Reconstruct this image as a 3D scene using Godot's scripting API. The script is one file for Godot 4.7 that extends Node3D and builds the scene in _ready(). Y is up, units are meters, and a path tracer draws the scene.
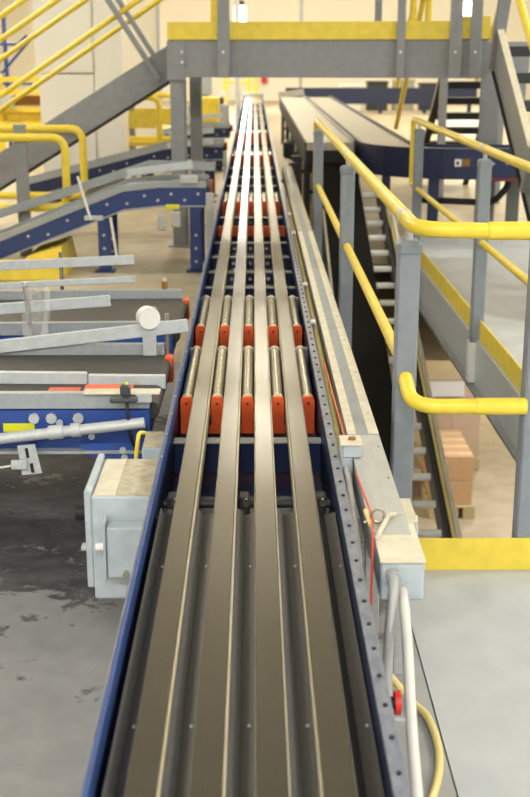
extends Node3D
# A belt sorter on a warehouse mezzanine, seen along its length. Metres, y up, deck at y = 0.

var org := Vector3.ZERO
var M := {}
var used := {}
var shared := {}

# ---------------------------------------------------------------- nodes
func numbered(called: String) -> String:
	if not used.has(called):
		used[called] = 0
		return called
	used[called] += 1
	return "%s_%03d" % [called, used[called]]

func thing(called: String, label: String, category: String, at: Vector3, group := "", kind := "") -> Node3D:
	var o := Node3D.new()
	o.name = numbered(called)
	add_child(o, true)
	o.position = at
	org = at
	if label: o.set_meta("label", label)
	if category: o.set_meta("category", category)
	if group: o.set_meta("group", group)
	if kind: o.set_meta("kind", kind)
	return o

func part(parent: Node3D, called: String, st: SurfaceTool, m: String, label := "") -> MeshInstance3D:
	var o := MeshInstance3D.new()
	o.name = called
	o.mesh = st.commit()
	o.material_override = M[m]
	parent.add_child(o, true)
	if label: o.set_meta("label", label)
	return o

func put(parent: Node3D, called: String, mesh: Mesh, m: String, at: Vector3, b := Basis()) -> MeshInstance3D:
	var o := MeshInstance3D.new()
	o.name = called
	o.mesh = mesh
	o.material_override = M[m]
	o.transform = Transform3D(b, at - org)
	parent.add_child(o, true)
	return o

# ---------------------------------------------------------------- shapes (world coordinates, kept relative to org)
func S() -> SurfaceTool:
	var st := SurfaceTool.new()
	st.begin(Mesh.PRIMITIVE_TRIANGLES)
	return st

func tri(st: SurfaceTool, a: Vector3, b: Vector3, c: Vector3, out: Vector3) -> void:
	var n := (b - a).cross(c - a).normalized()
	var list := [a, c, b]
	if n.dot(out) < 0.0:
		n = -n
		list = [a, b, c]
	for p in list:
		st.set_normal(n)
		st.add_vertex(p - org)

func quad(st: SurfaceTool, a: Vector3, b: Vector3, c: Vector3, d: Vector3, out: Vector3) -> void:
	tri(st, a, b, c, out)
	tri(st, a, c, d, out)

func box(st: SurfaceTool, c: Vector3, s: Vector3, bev := 0.0, bs := Basis()) -> SurfaceTool:
	var h := s * 0.5
	bev = minf(bev, minf(h.x, minf(h.y, h.z)) * 0.9)
	if bev <= 0.0:
		for ax in 3:
			for sg in [-1.0, 1.0]:
				var u := (ax + 1) % 3
				var w := (ax + 2) % 3
				var q := []
				for k in [[-1, -1], [1, -1], [1, 1], [-1, 1]]:
					var p := Vector3.ZERO
					p[ax] = sg * h[ax]; p[u] = k[0] * h[u]; p[w] = k[1] * h[w]
					q.append(c + bs * p)
				var o := Vector3.ZERO
				o[ax] = sg
				quad(st, q[0], q[1], q[2], q[3], bs * o)
		return st
	for ax in 3:
		var u := (ax + 1) % 3
		var w := (ax + 2) % 3
		for sg in [-1.0, 1.0]:
			var q := []
			for k in [[-1, -1], [1, -1], [1, 1], [-1, 1]]:
				var p := Vector3.ZERO
				p[ax] = sg * h[ax]; p[u] = k[0] * (h[u] - bev); p[w] = k[1] * (h[w] - bev)
				q.append(c + bs * p)
			var o := Vector3.ZERO
			o[ax] = sg
			quad(st, q[0], q[1], q[2], q[3], bs * o)
		for su in [-1.0, 1.0]:
			for sw in [-1.0, 1.0]:
				var q2 := []
				for k in [[-1, 0], [1, 0], [1, 1], [-1, 1]]:
					var p := Vector3.ZERO
					p[ax] = k[0] * (h[ax] - bev)
					p[u] = su * (h[u] - (0.0 if k[1] == 0 else bev))
					p[w] = sw * (h[w] - (bev if k[1] == 0 else 0.0))
					q2.append(c + bs * p)
				var o2 := Vector3.ZERO
				o2[u] = su; o2[w] = sw
				quad(st, q2[0], q2[1], q2[2], q2[3], bs * o2)
	for sx in [-1.0, 1.0]:
		for sy in [-1.0, 1.0]:
			for sz in [-1.0, 1.0]:
				var e := Vector3(sx, sy, sz)
				var i := h - Vector3(bev, bev, bev)
				tri(st, c + bs * (e * Vector3(h.x, i.y, i.z)), c + bs * (e * Vector3(i.x, h.y, i.z)), c + bs * (e * Vector3(i.x, i.y, h.z)), bs * e)
	return st

func bx(st: SurfaceTool, x0: float, x1: float, y0: float, y1: float, z0: float, z1: float, bev := 0.0) -> SurfaceTool:
	return box(st, Vector3(x0 + x1, y0 + y1, z0 + z1) * 0.5, Vector3(absf(x1 - x0), absf(y1 - y0), absf(z1 - z0)), bev)

# a bar from a to b, width w across and height h towards up
func beam(st: SurfaceTool, a: Vector3, b: Vector3, w: float, h: float, bev := 0.0, up := Vector3.UP) -> SurfaceTool:
	var d := (b - a).normalized()
	if absf(d.dot(up)) > 0.99: up = Vector3.FORWARD
	var side := d.cross(up).normalized()
	var u := side.cross(d).normalized()
	return box(st, (a + b) * 0.5, Vector3(w, h, a.distance_to(b)), bev, Basis(side, u, -d))

func bend(pts: Array, r: float, seg := 6) -> Array:
	var out := [pts[0]]
	for i in range(1, pts.size() - 1):
		var p: Vector3 = pts[i]
		var a: Vector3 = (pts[i - 1] - p)
		var b: Vector3 = (pts[i + 1] - p)
		var k := minf(r, minf(a.length(), b.length()) * 0.49)
		var s: Vector3 = p + a.normalized() * k
		var e: Vector3 = p + b.normalized() * k
		for j in seg + 1:
			var t := float(j) / seg
			out.append(s.lerp(p, t).lerp(p.lerp(e, t), t))
	out.append(pts[pts.size() - 1])
	return out

func tube(st: SurfaceTool, pts: Array, r: float, n := 12) -> SurfaceTool:
	var rings := []
	var prev := Vector3.ZERO
	for i in pts.size():
		var d: Vector3
		if i == 0: d = pts[1] - pts[0]
		elif i == pts.size() - 1: d = pts[i] - pts[i - 1]
		else: d = (pts[i + 1] - pts[i]).normalized() + (pts[i] - pts[i - 1]).normalized()
		d = d.normalized()
		var u := prev
		if i == 0:
			u = Vector3.UP if absf(d.y) < 0.9 else Vector3.RIGHT
		u = (u - d * u.dot(d)).normalized()
		prev = u
		var v := d.cross(u)
		var ring := []
		for k in n:
			var t := TAU * k / n
			var dir := u * cos(t) + v * sin(t)
			ring.append([pts[i] + dir * r, dir])
		rings.append(ring)
	for i in rings.size() - 1:
		for k in n:
			var a: Array = rings[i][k]
			var b: Array = rings[i][(k + 1) % n]
			var c: Array = rings[i + 1][(k + 1) % n]
			var e: Array = rings[i + 1][k]
			for q in [a, c, b, a, e, c]:
				st.set_normal(q[1])
				st.add_vertex(q[0] - org)
	for end in [0, rings.size() - 1]:
		var o: Vector3 = (pts[0] - pts[1]) if end == 0 else (pts[end] - pts[end - 1])
		for k in n:
			tri(st, pts[end], rings[end][k][0], rings[end][(k + 1) % n][0], o)
	return st

func cyl(st: SurfaceTool, a: Vector3, b: Vector3, r: float, n := 12) -> SurfaceTool:
	return tube(st, [a, b], r, n)

# polygon poly in the plane (ux, uy) at o, extruded by w
func prism(st: SurfaceTool, poly: PackedVector2Array, o: Vector3, ux: Vector3, uy: Vector3, w: Vector3) -> SurfaceTool:
	var area := 0.0
	for i in poly.size():
		var p := poly[i]
		var q := poly[(i + 1) % poly.size()]
		area += p.x * q.y - q.x * p.y
	var idx := Geometry2D.triangulate_polygon(poly)
	var P := []
	for p in poly: P.append(o + ux * p.x + uy * p.y)
	for i in range(0, idx.size(), 3):
		tri(st, P[idx[i]], P[idx[i + 1]], P[idx[i + 2]], -w)
		tri(st, P[idx[i]] + w, P[idx[i + 1]] + w, P[idx[i + 2]] + w, w)
	for i in poly.size():
		var j := (i + 1) % poly.size()
		var d := poly[j] - poly[i]
		var nn := Vector2(d.y, -d.x) * signf(area)
		quad(st, P[i], P[j], P[j] + w, P[i] + w, ux * nn.x + uy * nn.y)
	return st

# ---------------------------------------------------------------- materials
func noise_tex(sd: int, freq: float, lo: Color, hi: Color, size := 512, octaves := 5, kind := FastNoiseLite.TYPE_SIMPLEX_SMOOTH, stops := []) -> NoiseTexture2D:
	var n := FastNoiseLite.new()
	n.seed = sd
	n.noise_type = kind
	n.frequency = freq
	n.fractal_octaves = octaves
	var t := NoiseTexture2D.new()
	t.width = size
	t.height = size
	t.seamless = true
	t.noise = n
	var g := Gradient.new()
	g.set_color(0, lo)
	g.set_color(1, hi)
	for s in stops: g.add_point(s[0], s[1])
	t.color_ramp = g
	return t

func mat(called: String, c: Color, rough := 0.5, metal := 0.0, tex: Texture2D = null, scale := Vector3.ONE, spec := 0.5) -> StandardMaterial3D:
	var m := StandardMaterial3D.new()
	m.resource_name = called
	m.albedo_color = c
	m.roughness = rough
	m.metallic = metal
	m.metallic_specular = spec
	if tex:
		m.albedo_texture = tex
		m.uv1_triplanar = true
		m.uv1_world_triplanar = true
		m.uv1_scale = scale
	M[called] = m
	return m

func c8(r: int, g: int, b: int) -> Color:
	return Color8(r, g, b)

func materials() -> void:
	var mott := noise_tex(3, 0.02, Color(0.92, 0.92, 0.92), Color(1, 1, 1))
	var fine := noise_tex(5, 0.06, Color(0.78, 0.78, 0.78), Color(1, 1, 1), 512, 4)
	var dusty := noise_tex(9, 0.015, c8(204, 196, 170), c8(224, 217, 196), 512, 6)
	var dust2 := noise_tex(19, 0.018, c8(168, 158, 132), c8(206, 197, 172), 512, 6)
	var conc := noise_tex(11, 0.008, c8(182, 187, 189), c8(198, 201, 202), 1024, 7)
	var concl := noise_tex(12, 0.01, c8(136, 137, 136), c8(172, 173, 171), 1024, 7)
	var tan := noise_tex(13, 0.01, c8(168, 154, 126), c8(200, 187, 159), 1024, 6)
	var card := noise_tex(15, 0.05, c8(206, 164, 120), c8(222, 182, 138), 256, 4)
	mat("blue", c8(50, 82, 160), 0.35, 0.0, mott, Vector3.ONE * 2.0)
	mat("rail_blue", c8(54, 84, 146), 0.4, 0.0, mott, Vector3.ONE * 2.0)
	mat("blue_dull", c8(46, 66, 124), 0.42, 0.0, mott, Vector3.ONE * 2.0)
	mat("navy", c8(36, 48, 86), 0.42, 0.0, mott, Vector3.ONE * 2.0)
	mat("navy_dark", c8(24, 30, 50), 0.5, 0.0, mott, Vector3.ONE * 2.0)
	mat("yellow", c8(255, 226, 74), 0.32, 0.0, mott, Vector3.ONE)
	mat("yellow_board", c8(253, 226, 84), 0.5, 0.0, mott, Vector3.ONE)
	mat("orange", c8(236, 98, 48), 0.42, 0.0, mott, Vector3.ONE * 3.0)
	mat("grey_paint", c8(142, 150, 158), 0.42, 0.0, mott, Vector3.ONE * 1.5)
	mat("steel_grey", c8(152, 154, 157), 0.5, 0.0, mott, Vector3.ONE)
	mat("dark_steel", c8(58, 60, 64), 0.5, 0.0, mott, Vector3.ONE)
	mat("black", c8(22, 22, 23), 0.6)
	var bm := mat("belt", c8(60, 56, 46), 0.34, 0.0, noise_tex(6, 0.05, Color(0.84, 0.84, 0.84), Color(1, 1, 1), 512, 4), Vector3(10, 10, 0.6), 0.25)
	bm.clearcoat_enabled = true
	bm.clearcoat = 1.0
	bm.clearcoat_roughness = 0.22
	mat("belt_rail", c8(208, 199, 170), 0.38, 0.25, mott, Vector3(4, 4, 0.5))
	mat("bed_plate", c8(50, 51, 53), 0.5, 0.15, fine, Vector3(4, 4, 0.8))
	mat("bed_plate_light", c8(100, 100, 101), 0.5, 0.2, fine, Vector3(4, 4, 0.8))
	mat("rubber", c8(40, 39, 37), 0.8, 0.0, fine, Vector3.ONE * 3.0, 0.2)
	mat("spur_belt", c8(74, 70, 64), 0.6, 0.0, fine, Vector3.ONE * 3.0)
	mat("galv", c8(204, 208, 210), 0.4, 0.2, mott, Vector3.ONE * 4.0)
	mat("alu", c8(214, 220, 224), 0.4, 0.15, mott, Vector3.ONE * 2.0)
	mat("rail_steel", c8(172, 178, 182), 0.4, 0.15, mott, Vector3.ONE * 3.0)
	mat("rail_worn", c8(148, 153, 166), 0.36, 0.25, noise_tex(21, 0.02, Color(0.74, 0.76, 0.8), Color(1, 1, 0.98), 512, 6), Vector3(4, 4, 1.5))
	mat("chrome", c8(184, 180, 168), 0.22, 0.85)
	mat("white", c8(238, 238, 234), 0.45)
	mat("wrap", Color(0.96, 0.96, 0.95, 0.22), 0.2).transparency = BaseMaterial3D.TRANSPARENCY_ALPHA
	mat("enclosure", c8(190, 200, 206), 0.42, 0.0, mott, Vector3.ONE * 1.5)
	mat("dust", Color.WHITE, 0.8, 0.0, dusty, Vector3.ONE * 2.2)
	mat("dust_brown", Color.WHITE, 0.85, 0.0, dust2, Vector3.ONE * 2.5)
	mat("wireway_grey", c8(158, 163, 163), 0.5, 0.1, mott, Vector3(3, 3, 0.7))
	mat("dusty_steel", c8(192, 192, 186), 0.45, 0.1, mott, Vector3(3, 3, 0.7))
	mat("chute", c8(176, 174, 164), 0.42, 0.2, mott, Vector3.ONE)
	mat("concrete", Color.WHITE, 0.6, 0.0, conc, Vector3.ONE * 0.55)
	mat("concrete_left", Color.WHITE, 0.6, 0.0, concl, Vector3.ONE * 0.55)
	mat("concrete_tan", Color.WHITE, 0.5, 0.0, tan, Vector3.ONE * 0.3)
	grime_shade_material()
	mat("cardboard", Color.WHITE, 0.75, 0.0, card, Vector3.ONE * 2.0)
	mat("tape", c8(232, 200, 156), 0.4)
	mat("wood", c8(226, 206, 160), 0.7, 0.0, fine, Vector3(2, 8, 8))
	mat("wall", c8(240, 233, 214), 0.7)
	mat("panel_white", c8(244, 240, 226), 0.6)
	mat("ceiling", c8(232, 230, 222), 0.8)
	mat("red", c8(214, 40, 32), 0.4)
	mat("cord_red", c8(214, 62, 44), 0.5)
	mat("conduit", c8(168, 170, 166), 0.4, 0.1)
	mat("hose", c8(220, 218, 210), 0.5)
	mat("cable_yellow", c8(228, 210, 138), 0.5)
	mat("sticker_yellow", c8(226, 224, 44), 0.5)
	mat("led", c8(190, 220, 60), 0.4)
	mat("brown", c8(150, 104, 50), 0.7, 0.0, mott, Vector3.ONE * 2.0)
	mat("maroon", c8(112, 40, 42), 0.5)
	mat("sensor", c8(70, 76, 80), 0.4)
	var lm := mat("lamp_glow", c8(255, 250, 238), 0.5)
	lm.emission_enabled = true
	lm.emission = Color(1.0, 0.97, 0.9)
	lm.emission_energy_multiplier = 3.0

# the deck panel left of the sorter: concrete with smeared black grime and painted shade along the spur conveyors (the texture covers 6 m x 6 m of deck)
func grime_shade_material() -> void:
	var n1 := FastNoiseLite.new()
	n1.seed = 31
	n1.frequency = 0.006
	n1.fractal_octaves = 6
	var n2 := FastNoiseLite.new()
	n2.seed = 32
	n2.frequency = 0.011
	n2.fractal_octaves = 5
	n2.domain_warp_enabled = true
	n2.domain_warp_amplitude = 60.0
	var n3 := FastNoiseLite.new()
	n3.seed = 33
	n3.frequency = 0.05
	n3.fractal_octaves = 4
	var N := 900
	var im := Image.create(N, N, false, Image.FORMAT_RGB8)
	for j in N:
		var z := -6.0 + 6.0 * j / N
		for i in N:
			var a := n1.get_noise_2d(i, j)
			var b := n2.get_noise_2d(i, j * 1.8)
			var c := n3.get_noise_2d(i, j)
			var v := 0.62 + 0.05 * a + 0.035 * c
			var belt := 1.0 - absf(z + 4.15) / 0.95  # dark band under the spurs: grime with their shade painted in
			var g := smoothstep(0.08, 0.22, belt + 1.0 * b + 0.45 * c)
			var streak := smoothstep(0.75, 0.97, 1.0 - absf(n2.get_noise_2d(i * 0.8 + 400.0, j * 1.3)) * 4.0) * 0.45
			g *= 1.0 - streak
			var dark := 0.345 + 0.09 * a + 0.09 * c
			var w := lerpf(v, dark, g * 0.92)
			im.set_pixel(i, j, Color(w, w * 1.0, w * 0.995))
	var m := mat("grimy_shaded_concrete", Color.WHITE, 0.6, 0.0, ImageTexture.create_from_image(im), Vector3.ONE / 6.0)
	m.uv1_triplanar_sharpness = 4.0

# ---------------------------------------------------------------- camera and light
const LAMP_E := 9.5
func lamp(at: Vector3, label: String, group: String, size := Vector2(1.5, 0.6), e := LAMP_E, roof := 6.98) -> void:
	var t := thing("bay_or_added_lamp", label, "lamp", at, group)  # ceiling bay lamps, and the strip lamps added under the deck
	part(t, "housing", bx(S(), at.x - size.x / 2, at.x + size.x / 2, at.y, at.y + 0.12, at.z - size.y / 2, at.z + size.y / 2, 0.02), "white")
	part(t, "diffuser", bx(S(), at.x - size.x / 2 + 0.03, at.x + size.x / 2 - 0.03, at.y - 0.02, at.y - 0.001, at.z - size.y / 2 + 0.03, at.z + size.y / 2 - 0.03, 0.006), "lamp_glow")
	for s in [-1.0, 1.0]:
		part(t, "hanger", cyl(S(), at + Vector3(s * size.x * 0.4, 0.12, 0), Vector3(at.x + s * size.x * 0.4, roof, at.z), 0.012, 8), "dark_steel")
	var l := AreaLight3D.new()
	l.name = "lamp_light"
	l.area_size = size
	l.light_energy = e
	l.light_color = Color(1.0, 0.995, 0.985) if at.z > -12.0 else Color(1.0, 0.955, 0.86)
	l.shadow_enabled = true
	l.area_range = 60.0
	l.area_attenuation = 2.0
	l.position = Vector3(0, -0.03, 0)
	l.rotation = Vector3(-PI / 2, 0, 0)
	t.add_child(l)
	if roof < 5.0: return
	# added glow panel and uplight, put on the fitting to brighten the ceiling
	part(t, "added_glow_panel", bx(S(), at.x - size.x / 2 + 0.03, at.x + size.x / 2 - 0.03, at.y + 0.121, at.y + 0.14, at.z - size.y / 2 + 0.03, at.z + size.y / 2 - 0.03, 0.006), "lamp_glow")
	var u: AreaLight3D = l.duplicate()
	u.name = "added_uplight"
	u.light_energy = e * 0.4
	u.position = Vector3(0, 0.15, 0)
	u.rotation = Vector3(PI / 2, 0, 0)
	t.add_child(u)

func _ready() -> void:
	var cam := Camera3D.new()
	cam.name = "camera"
	cam.position = Vector3(0, 1.6, 0)
	cam.rotation_order = EULER_ORDER_YXZ
	cam.rotation_degrees = Vector3(-16.234, -0.5085, 0)
	var at := CameraAttributesPhysical.new()
	at.frustum_focal_length = 35.8
	at.frustum_focus_distance = 3.6
	at.exposure_aperture = 3.2
	cam.attributes = at
	cam.fov = 37.0287
	cam.near = 0.05
	cam.far = 200.0
	cam.keep_aspect = Camera3D.KEEP_HEIGHT
	add_child(cam)
	cam.current = true
	cam.fov = 37.0287
	var we := WorldEnvironment.new()
	we.name = "environment"
	var e := Environment.new()
	e.background_mode = Environment.BG_COLOR
	e.background_color = Color(0, 0, 0)
	e.tonemap_mode = Environment.TONE_MAPPER_LINEAR
	e.tonemap_exposure = 2.05
	e.sdfgi_enabled = true
	e.ssao_enabled = true
	e.ssil_enabled = true
	we.environment = e
	add_child(we)
	materials()
	for z in [9.5, 3.5, -4.5, -9.5, -15.0, -21.0, -27.0, -33.0]:
		for x in [-5.5, -0.2, 6.0]:
			if z == -4.5 and x < 5.0 or x == -0.2 and z > -17.0 and z < 0.0: continue
			lamp(Vector3(x, 5.6, z), "long white high bay lamp hung from the ceiling above the hall", "high bay lamps under the ceiling", Vector2(1.5, 0.6), LAMP_E * (1.35 if z > 0.0 else 0.9 if x == -0.2 else 1.0))
	for z in [-7.0, -11.0, -15.0]:
		lamp(Vector3(3.4, -0.62, z), "added unseen strip lamp under the mezzanine deck above the pallets", "added strip lamps under the deck", Vector2(1.2, 0.3), 3.0, -0.26)  # added out of view to brighten the ground floor and pallets
		lamp(Vector3(-0.9, -0.62, z + 2.0), "added unseen strip lamp under the mezzanine deck beside the incline conveyor", "added strip lamps under the deck beside the incline", Vector2(1.2, 0.3), 2.5, -0.26)  # added out of view to brighten the edge plate of the opening
	setting()
	sorter()
	spurs()
	left_boxes()
	right_side()
	railings()
	crossover()
	incline()
	flat_conveyors()
	pallets()
	background()

# ---------------------------------------------------------------- the setting
func structure(called: String, label: String, at: Vector3) -> Node3D:
	return thing(called, label, "", at, "", "structure")

func setting() -> void:
	var f := structure("floor_deck", "grey concrete mezzanine deck with panel seams and an opening", Vector3(0, -0.25, 0))
	# panels with 4 mm seams; the opening lies at x 0.53..1.3, z -10.7..-3.53
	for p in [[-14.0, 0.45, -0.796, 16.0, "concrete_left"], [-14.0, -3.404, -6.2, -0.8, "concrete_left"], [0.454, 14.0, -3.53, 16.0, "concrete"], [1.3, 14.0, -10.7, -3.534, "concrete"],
			[0.454, 0.53, -10.7, -3.534, "concrete"], [-14.0, 0.45, -10.7, -6.204, "concrete_tan"], [-14.0, 14.0, -42.0, -10.704, "concrete_tan"]]:
		part(f, "deck_panel", bx(S(), p[0], p[1], -0.25, 0.0, p[2], p[3]), p[4])
	var grimy_shaded := S()
	quad(grimy_shaded, Vector3(-3.4, 0, -6.2), Vector3(0.45, 0, -6.2), Vector3(0.45, 0, -0.8), Vector3(-3.4, 0, -0.8), Vector3.UP)
	bx(grimy_shaded, -3.4, 0.45, -0.25, -0.002, -6.2, -0.8)
	part(f, "deck_panel", grimy_shaded, "grimy_shaded_concrete", "grey deck panel with smeared grime and painted shade under the spur conveyors")
	# fascia and lower flange of the opening's edge
	part(f, "edge_plate", bx(S(), 1.285, 1.3, -0.27, -0.005, -10.7, -3.53), "alu")
	part(f, "edge_flange", bx(S(), 1.25, 1.3, -0.29, -0.272, -10.7, -3.53), "steel_grey")
	part(f, "edge_plate", bx(S(), 0.53, 1.3, -0.27, -0.005, -3.55, -3.531), "steel_grey")
	var g := structure("floor_ground", "tan concrete ground floor below the deck", Vector3(0, -3.2, 0))
	part(g, "slab", bx(S(), -14, 14, -3.2, -3.0, -42, 16), "concrete_tan")
	var w := structure("wall_back", "cream far wall of the hall", Vector3(0, -3, -42.1))
	part(w, "panel", bx(S(), -14.2, 14.2, -3.2, 7.2, -42.2, -42.0), "wall")
	w = structure("wall_left", "cream side wall of the hall", Vector3(-14.1, -3, -18))
	part(w, "panel", bx(S(), -14.2, -14.0, -3.2, 7.2, -42, 16), "wall")
	w = structure("wall_right", "cream side wall of the hall", Vector3(14.1, -3, -18))
	part(w, "panel", bx(S(), 14.0, 14.2, -3.2, 7.2, -42, 16), "wall")
	w = structure("wall_front", "cream wall behind the viewer", Vector3(0, -3, 16.1))
	part(w, "panel", bx(S(), -14.2, 14.2, -3.2, 7.2, 16.0, 16.2), "wall")
	var c := structure("ceiling", "pale ceiling of the hall", Vector3(0, 7, -18))
	part(c, "slab", bx(S(), -14.2, 14.2, 7.0, 7.2, -42.2, 16.2), "ceiling")

# ---------------------------------------------------------------- the sorter
func bolt_mesh() -> Mesh:
	if not shared.has("bolt"):
		var keep := org
		org = Vector3.ZERO
		shared["bolt"] = cyl(S(), Vector3(0, -0.002, 0), Vector3(0, 0.003, 0), 0.0045, 7).commit()
		shared["bolt_big"] = cyl(S(), Vector3(0, -0.004, 0), Vector3(0, 0.008, 0), 0.011, 8).commit()
		org = keep
	return shared["bolt"]

# width of the carrier rail left bare beside each belt (left, right)
const LIP := [[0.0, 0.0042], [0.0, 0.0042], [0.001, 0.003], [0.003, 0.001]]
const BELT_X := [-0.176, -0.075, 0.026, 0.128]
func sorter() -> void:
	bolt_mesh()
	var t := thing("belt_sorter", "long narrow sorter of four parallel brown belts between blue side rails", "conveyor", Vector3(-0.015, 0, -4))
	var z0 := -0.4
	var z1 := -32.0
	# left rail: outer web with a worn upper edge, inner face blue
	var r := part(t, "side_rail", bx(S(), -0.265, -0.261, 0.3, 0.532, z1, z0, 0.001), "rail_worn", "worn grey outer edge of the blue rail")
	part(r, "inner_face", bx(S(), -0.2608, -0.253, 0.485, 0.53, z1, z0, 0.001), "rail_blue")
	part(r, "lower_web", bx(S(), -0.2608, -0.2535, 0.3, 0.4845, z1, z0), "navy")
	# right rail: top flange with a row of bolts, dark inner face
	r = part(t, "side_rail", bx(S(), 0.207, 0.233, 0.524, 0.53, z1, z0, 0.001), "rail_worn", "blue-grey worn flange with a row of dark bolts")
	part(r, "inner_face", bx(S(), 0.207, 0.213, 0.3, 0.5238, z1, z0), "navy")
	for i in 66:
		put(r, "bolt", shared["bolt"], "navy_dark", Vector3(0.221, 0.5305, -1.0 - i * 0.1))
	for x in [-0.2795]:
		for i in 30:
			put(t, "rivet", shared["bolt"], "rail_steel", Vector3(-0.257, 0.5305, -3.1 - i * 0.2))
	part(t, "drip_pan", bx(S(), -0.253, 0.207, 0.30, 0.306, z1, z0), "navy")
	# belts on their carrier rails
	for k in 4:
		var x: float = BELT_X[k]
		var b := part(t, "belt", bx(S(), x - 0.0272 + LIP[k][0], x + 0.0272 - LIP[k][1], 0.5035, 0.5095, z1, z0, 0.0015), "belt")
		var za := z0
		for zb in [-3.13, -6.6, -10.1, -14.0, -18.0, -23.0, z1]:
			var st := S()
			var u := 0.0278
			prism(st, PackedVector2Array([Vector2(-u, 0.445), Vector2(u, 0.445), Vector2(u, 0.505), Vector2(u - maxf(LIP[k][1] - 0.0006, 0.0004), 0.505), Vector2(u - maxf(LIP[k][1] - 0.0006, 0.0004), 0.503), Vector2(-u + maxf(LIP[k][0] - 0.0006, 0.0004), 0.503), Vector2(-u + maxf(LIP[k][0] - 0.0006, 0.0004), 0.505), Vector2(-u, 0.505)]),
				Vector3(x, 0, zb + 0.004), Vector3.RIGHT, Vector3.UP, Vector3(0, 0, za - zb - 0.004))
			part(b, "carrier_rail", st, "belt_rail")
			za = zb
	# near section: folded bed plates between the belts
	var zs := -2.83
	var edges := [-0.240, -0.2045, -0.1475, -0.1035, -0.0465, -0.0025, 0.0545, 0.0995, 0.1565, 0.203]
	for k in 5:
		var xa: float = edges[k * 2]
		var xb: float = edges[k * 2 + 1]
		var xm := lerpf(xa, xb, 0.42)
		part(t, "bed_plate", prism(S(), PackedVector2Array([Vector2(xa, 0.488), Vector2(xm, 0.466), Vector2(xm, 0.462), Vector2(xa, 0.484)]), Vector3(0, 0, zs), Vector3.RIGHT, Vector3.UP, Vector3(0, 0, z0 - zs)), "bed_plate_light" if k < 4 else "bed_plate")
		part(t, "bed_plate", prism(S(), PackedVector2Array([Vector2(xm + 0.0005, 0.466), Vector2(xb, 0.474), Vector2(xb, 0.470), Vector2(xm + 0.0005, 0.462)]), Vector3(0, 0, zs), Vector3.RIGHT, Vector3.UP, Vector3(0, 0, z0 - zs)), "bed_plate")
		for zz in [-1.83, -2.5]:
			put(t, "rivet", shared["bolt"], "rail_steel", Vector3(lerpf(xa, xb, 0.8), 0.4725, zz), Basis().scaled(Vector3(0.7, 0.7, 0.7)))
	part(t, "bed_plate_end", bx(S(), -0.253, 0.207, 0.40, 0.461, zs - 0.006, zs), "bed_plate")
	# cross members
	var cm := [-3.53, -4.68, -5.75, -6.05, -6.5, -7.0, -7.55, -8.1, -8.75, -10.2, -10.9, -11.7, -12.6, -15.2, -16.4, -18.6, -20.5, -23.0, -26.0, -29.0]
	for zc in cm:
		var m := part(t, "cross_member", bx(S(), -0.253, 0.207, 0.33, 0.43, zc - 0.012, zc + 0.012, 0.003), "navy")
		part(m, "top_flange", bx(S(), -0.253, 0.207, 0.4305, 0.4365, zc - 0.03, zc + 0.02, 0.001), "rail_steel")
		if zc < -4.0:
			for k in 3:
				put(m, "bolt", shared["bolt_big"], "chrome", Vector3(BELT_X[k] + 0.05, 0.40, zc + 0.013), Basis(Vector3.RIGHT, PI / 2))
	for zc in [-3.0, -6.25, -6.75, -7.3]:
		part(t, "cover_plate", bx(S(), -0.253, 0.207, 0.37, 0.376, zc - 0.2, zc + 0.14), "navy")
	# mechanism seen in the dark bay behind the bed plates
	part(t, "drive_shaft", cyl(S(), Vector3(-0.253, 0.40, -3.08), Vector3(0.207, 0.40, -3.08), 0.012, 10), "dark_steel")
	for x in [-0.225, -0.03, 0.18]:
		var bk := part(t, "bearing_block", bx(S(), x - 0.016, x + 0.016, 0.378, 0.43, -3.1, -3.05, 0.004), "dark_steel")
		put(bk, "bolt", shared["bolt_big"], "chrome", Vector3(x + 0.006, 0.418, -3.045), Basis(Vector3.RIGHT, PI / 2))
		put(bk, "bolt", shared["bolt_big"], "chrome", Vector3(x - 0.01, 0.39, -3.045), Basis(Vector3.RIGHT, PI / 2))
	part(t, "orange_link", bx(S(), -0.146, -0.112, 0.34, 0.37, -3.12, -2.9, 0.004), "brown")
	# divert units: five long rollers, each in an orange bracket
	for row in [[-3.78, 0.72], [-4.84, 0.66], [-9.15, 0.62], [-13.4, 0.62], [-17.2, 0.6]]:
		var za: float = row[0]
		for k in 5:
			var x: float = -0.2265 + 0.1010 * k
			var d := part(t, "divert_roller", cyl(S(), Vector3(x, 0.484, za - 0.035), Vector3(x, 0.484, za - row[1]), 0.0185, 14), "chrome")
			part(d, "collar", cyl(S(), Vector3(x, 0.484, za - 0.02), Vector3(x, 0.484, za - 0.05), 0.0205, 14), "belt_rail")
			part(d, "collar", cyl(S(), Vector3(x, 0.484, za - row[1] + 0.03), Vector3(x, 0.484, za - row[1]), 0.0205, 14), "belt_rail")
			var poly := PackedVector2Array([Vector2(-0.02, 0.378), Vector2(0.02, 0.378), Vector2(0.02, 0.494), Vector2(0.013, 0.504), Vector2(-0.013, 0.504), Vector2(-0.02, 0.494)])
			part(d, "bracket", prism(S(), poly, Vector3(x, 0, za - 0.016), Vector3.RIGHT, Vector3.UP, Vector3(0, 0, 0.016)), "orange")
			put(d, "bolt", shared["bolt"], "dark_steel", Vector3(x, 0.482, za), Basis(Vector3.RIGHT, PI / 2))
		part(t, "divert_base", bx(S(), -0.19, 0.16, 0.372, 0.40, za - 0.03, za - 0.017, 0.002), "orange")
		part(t, "divert_end_plate", bx(S(), -0.253, 0.207, 0.37, 0.49, za - row[1] - 0.03, za - row[1] - 0.015, 0.002), "rail_steel")
		part(t, "divert_tray", bx(S(), -0.253, 0.207, 0.345, 0.355, za - row[1], za - 0.04), "navy")
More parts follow.
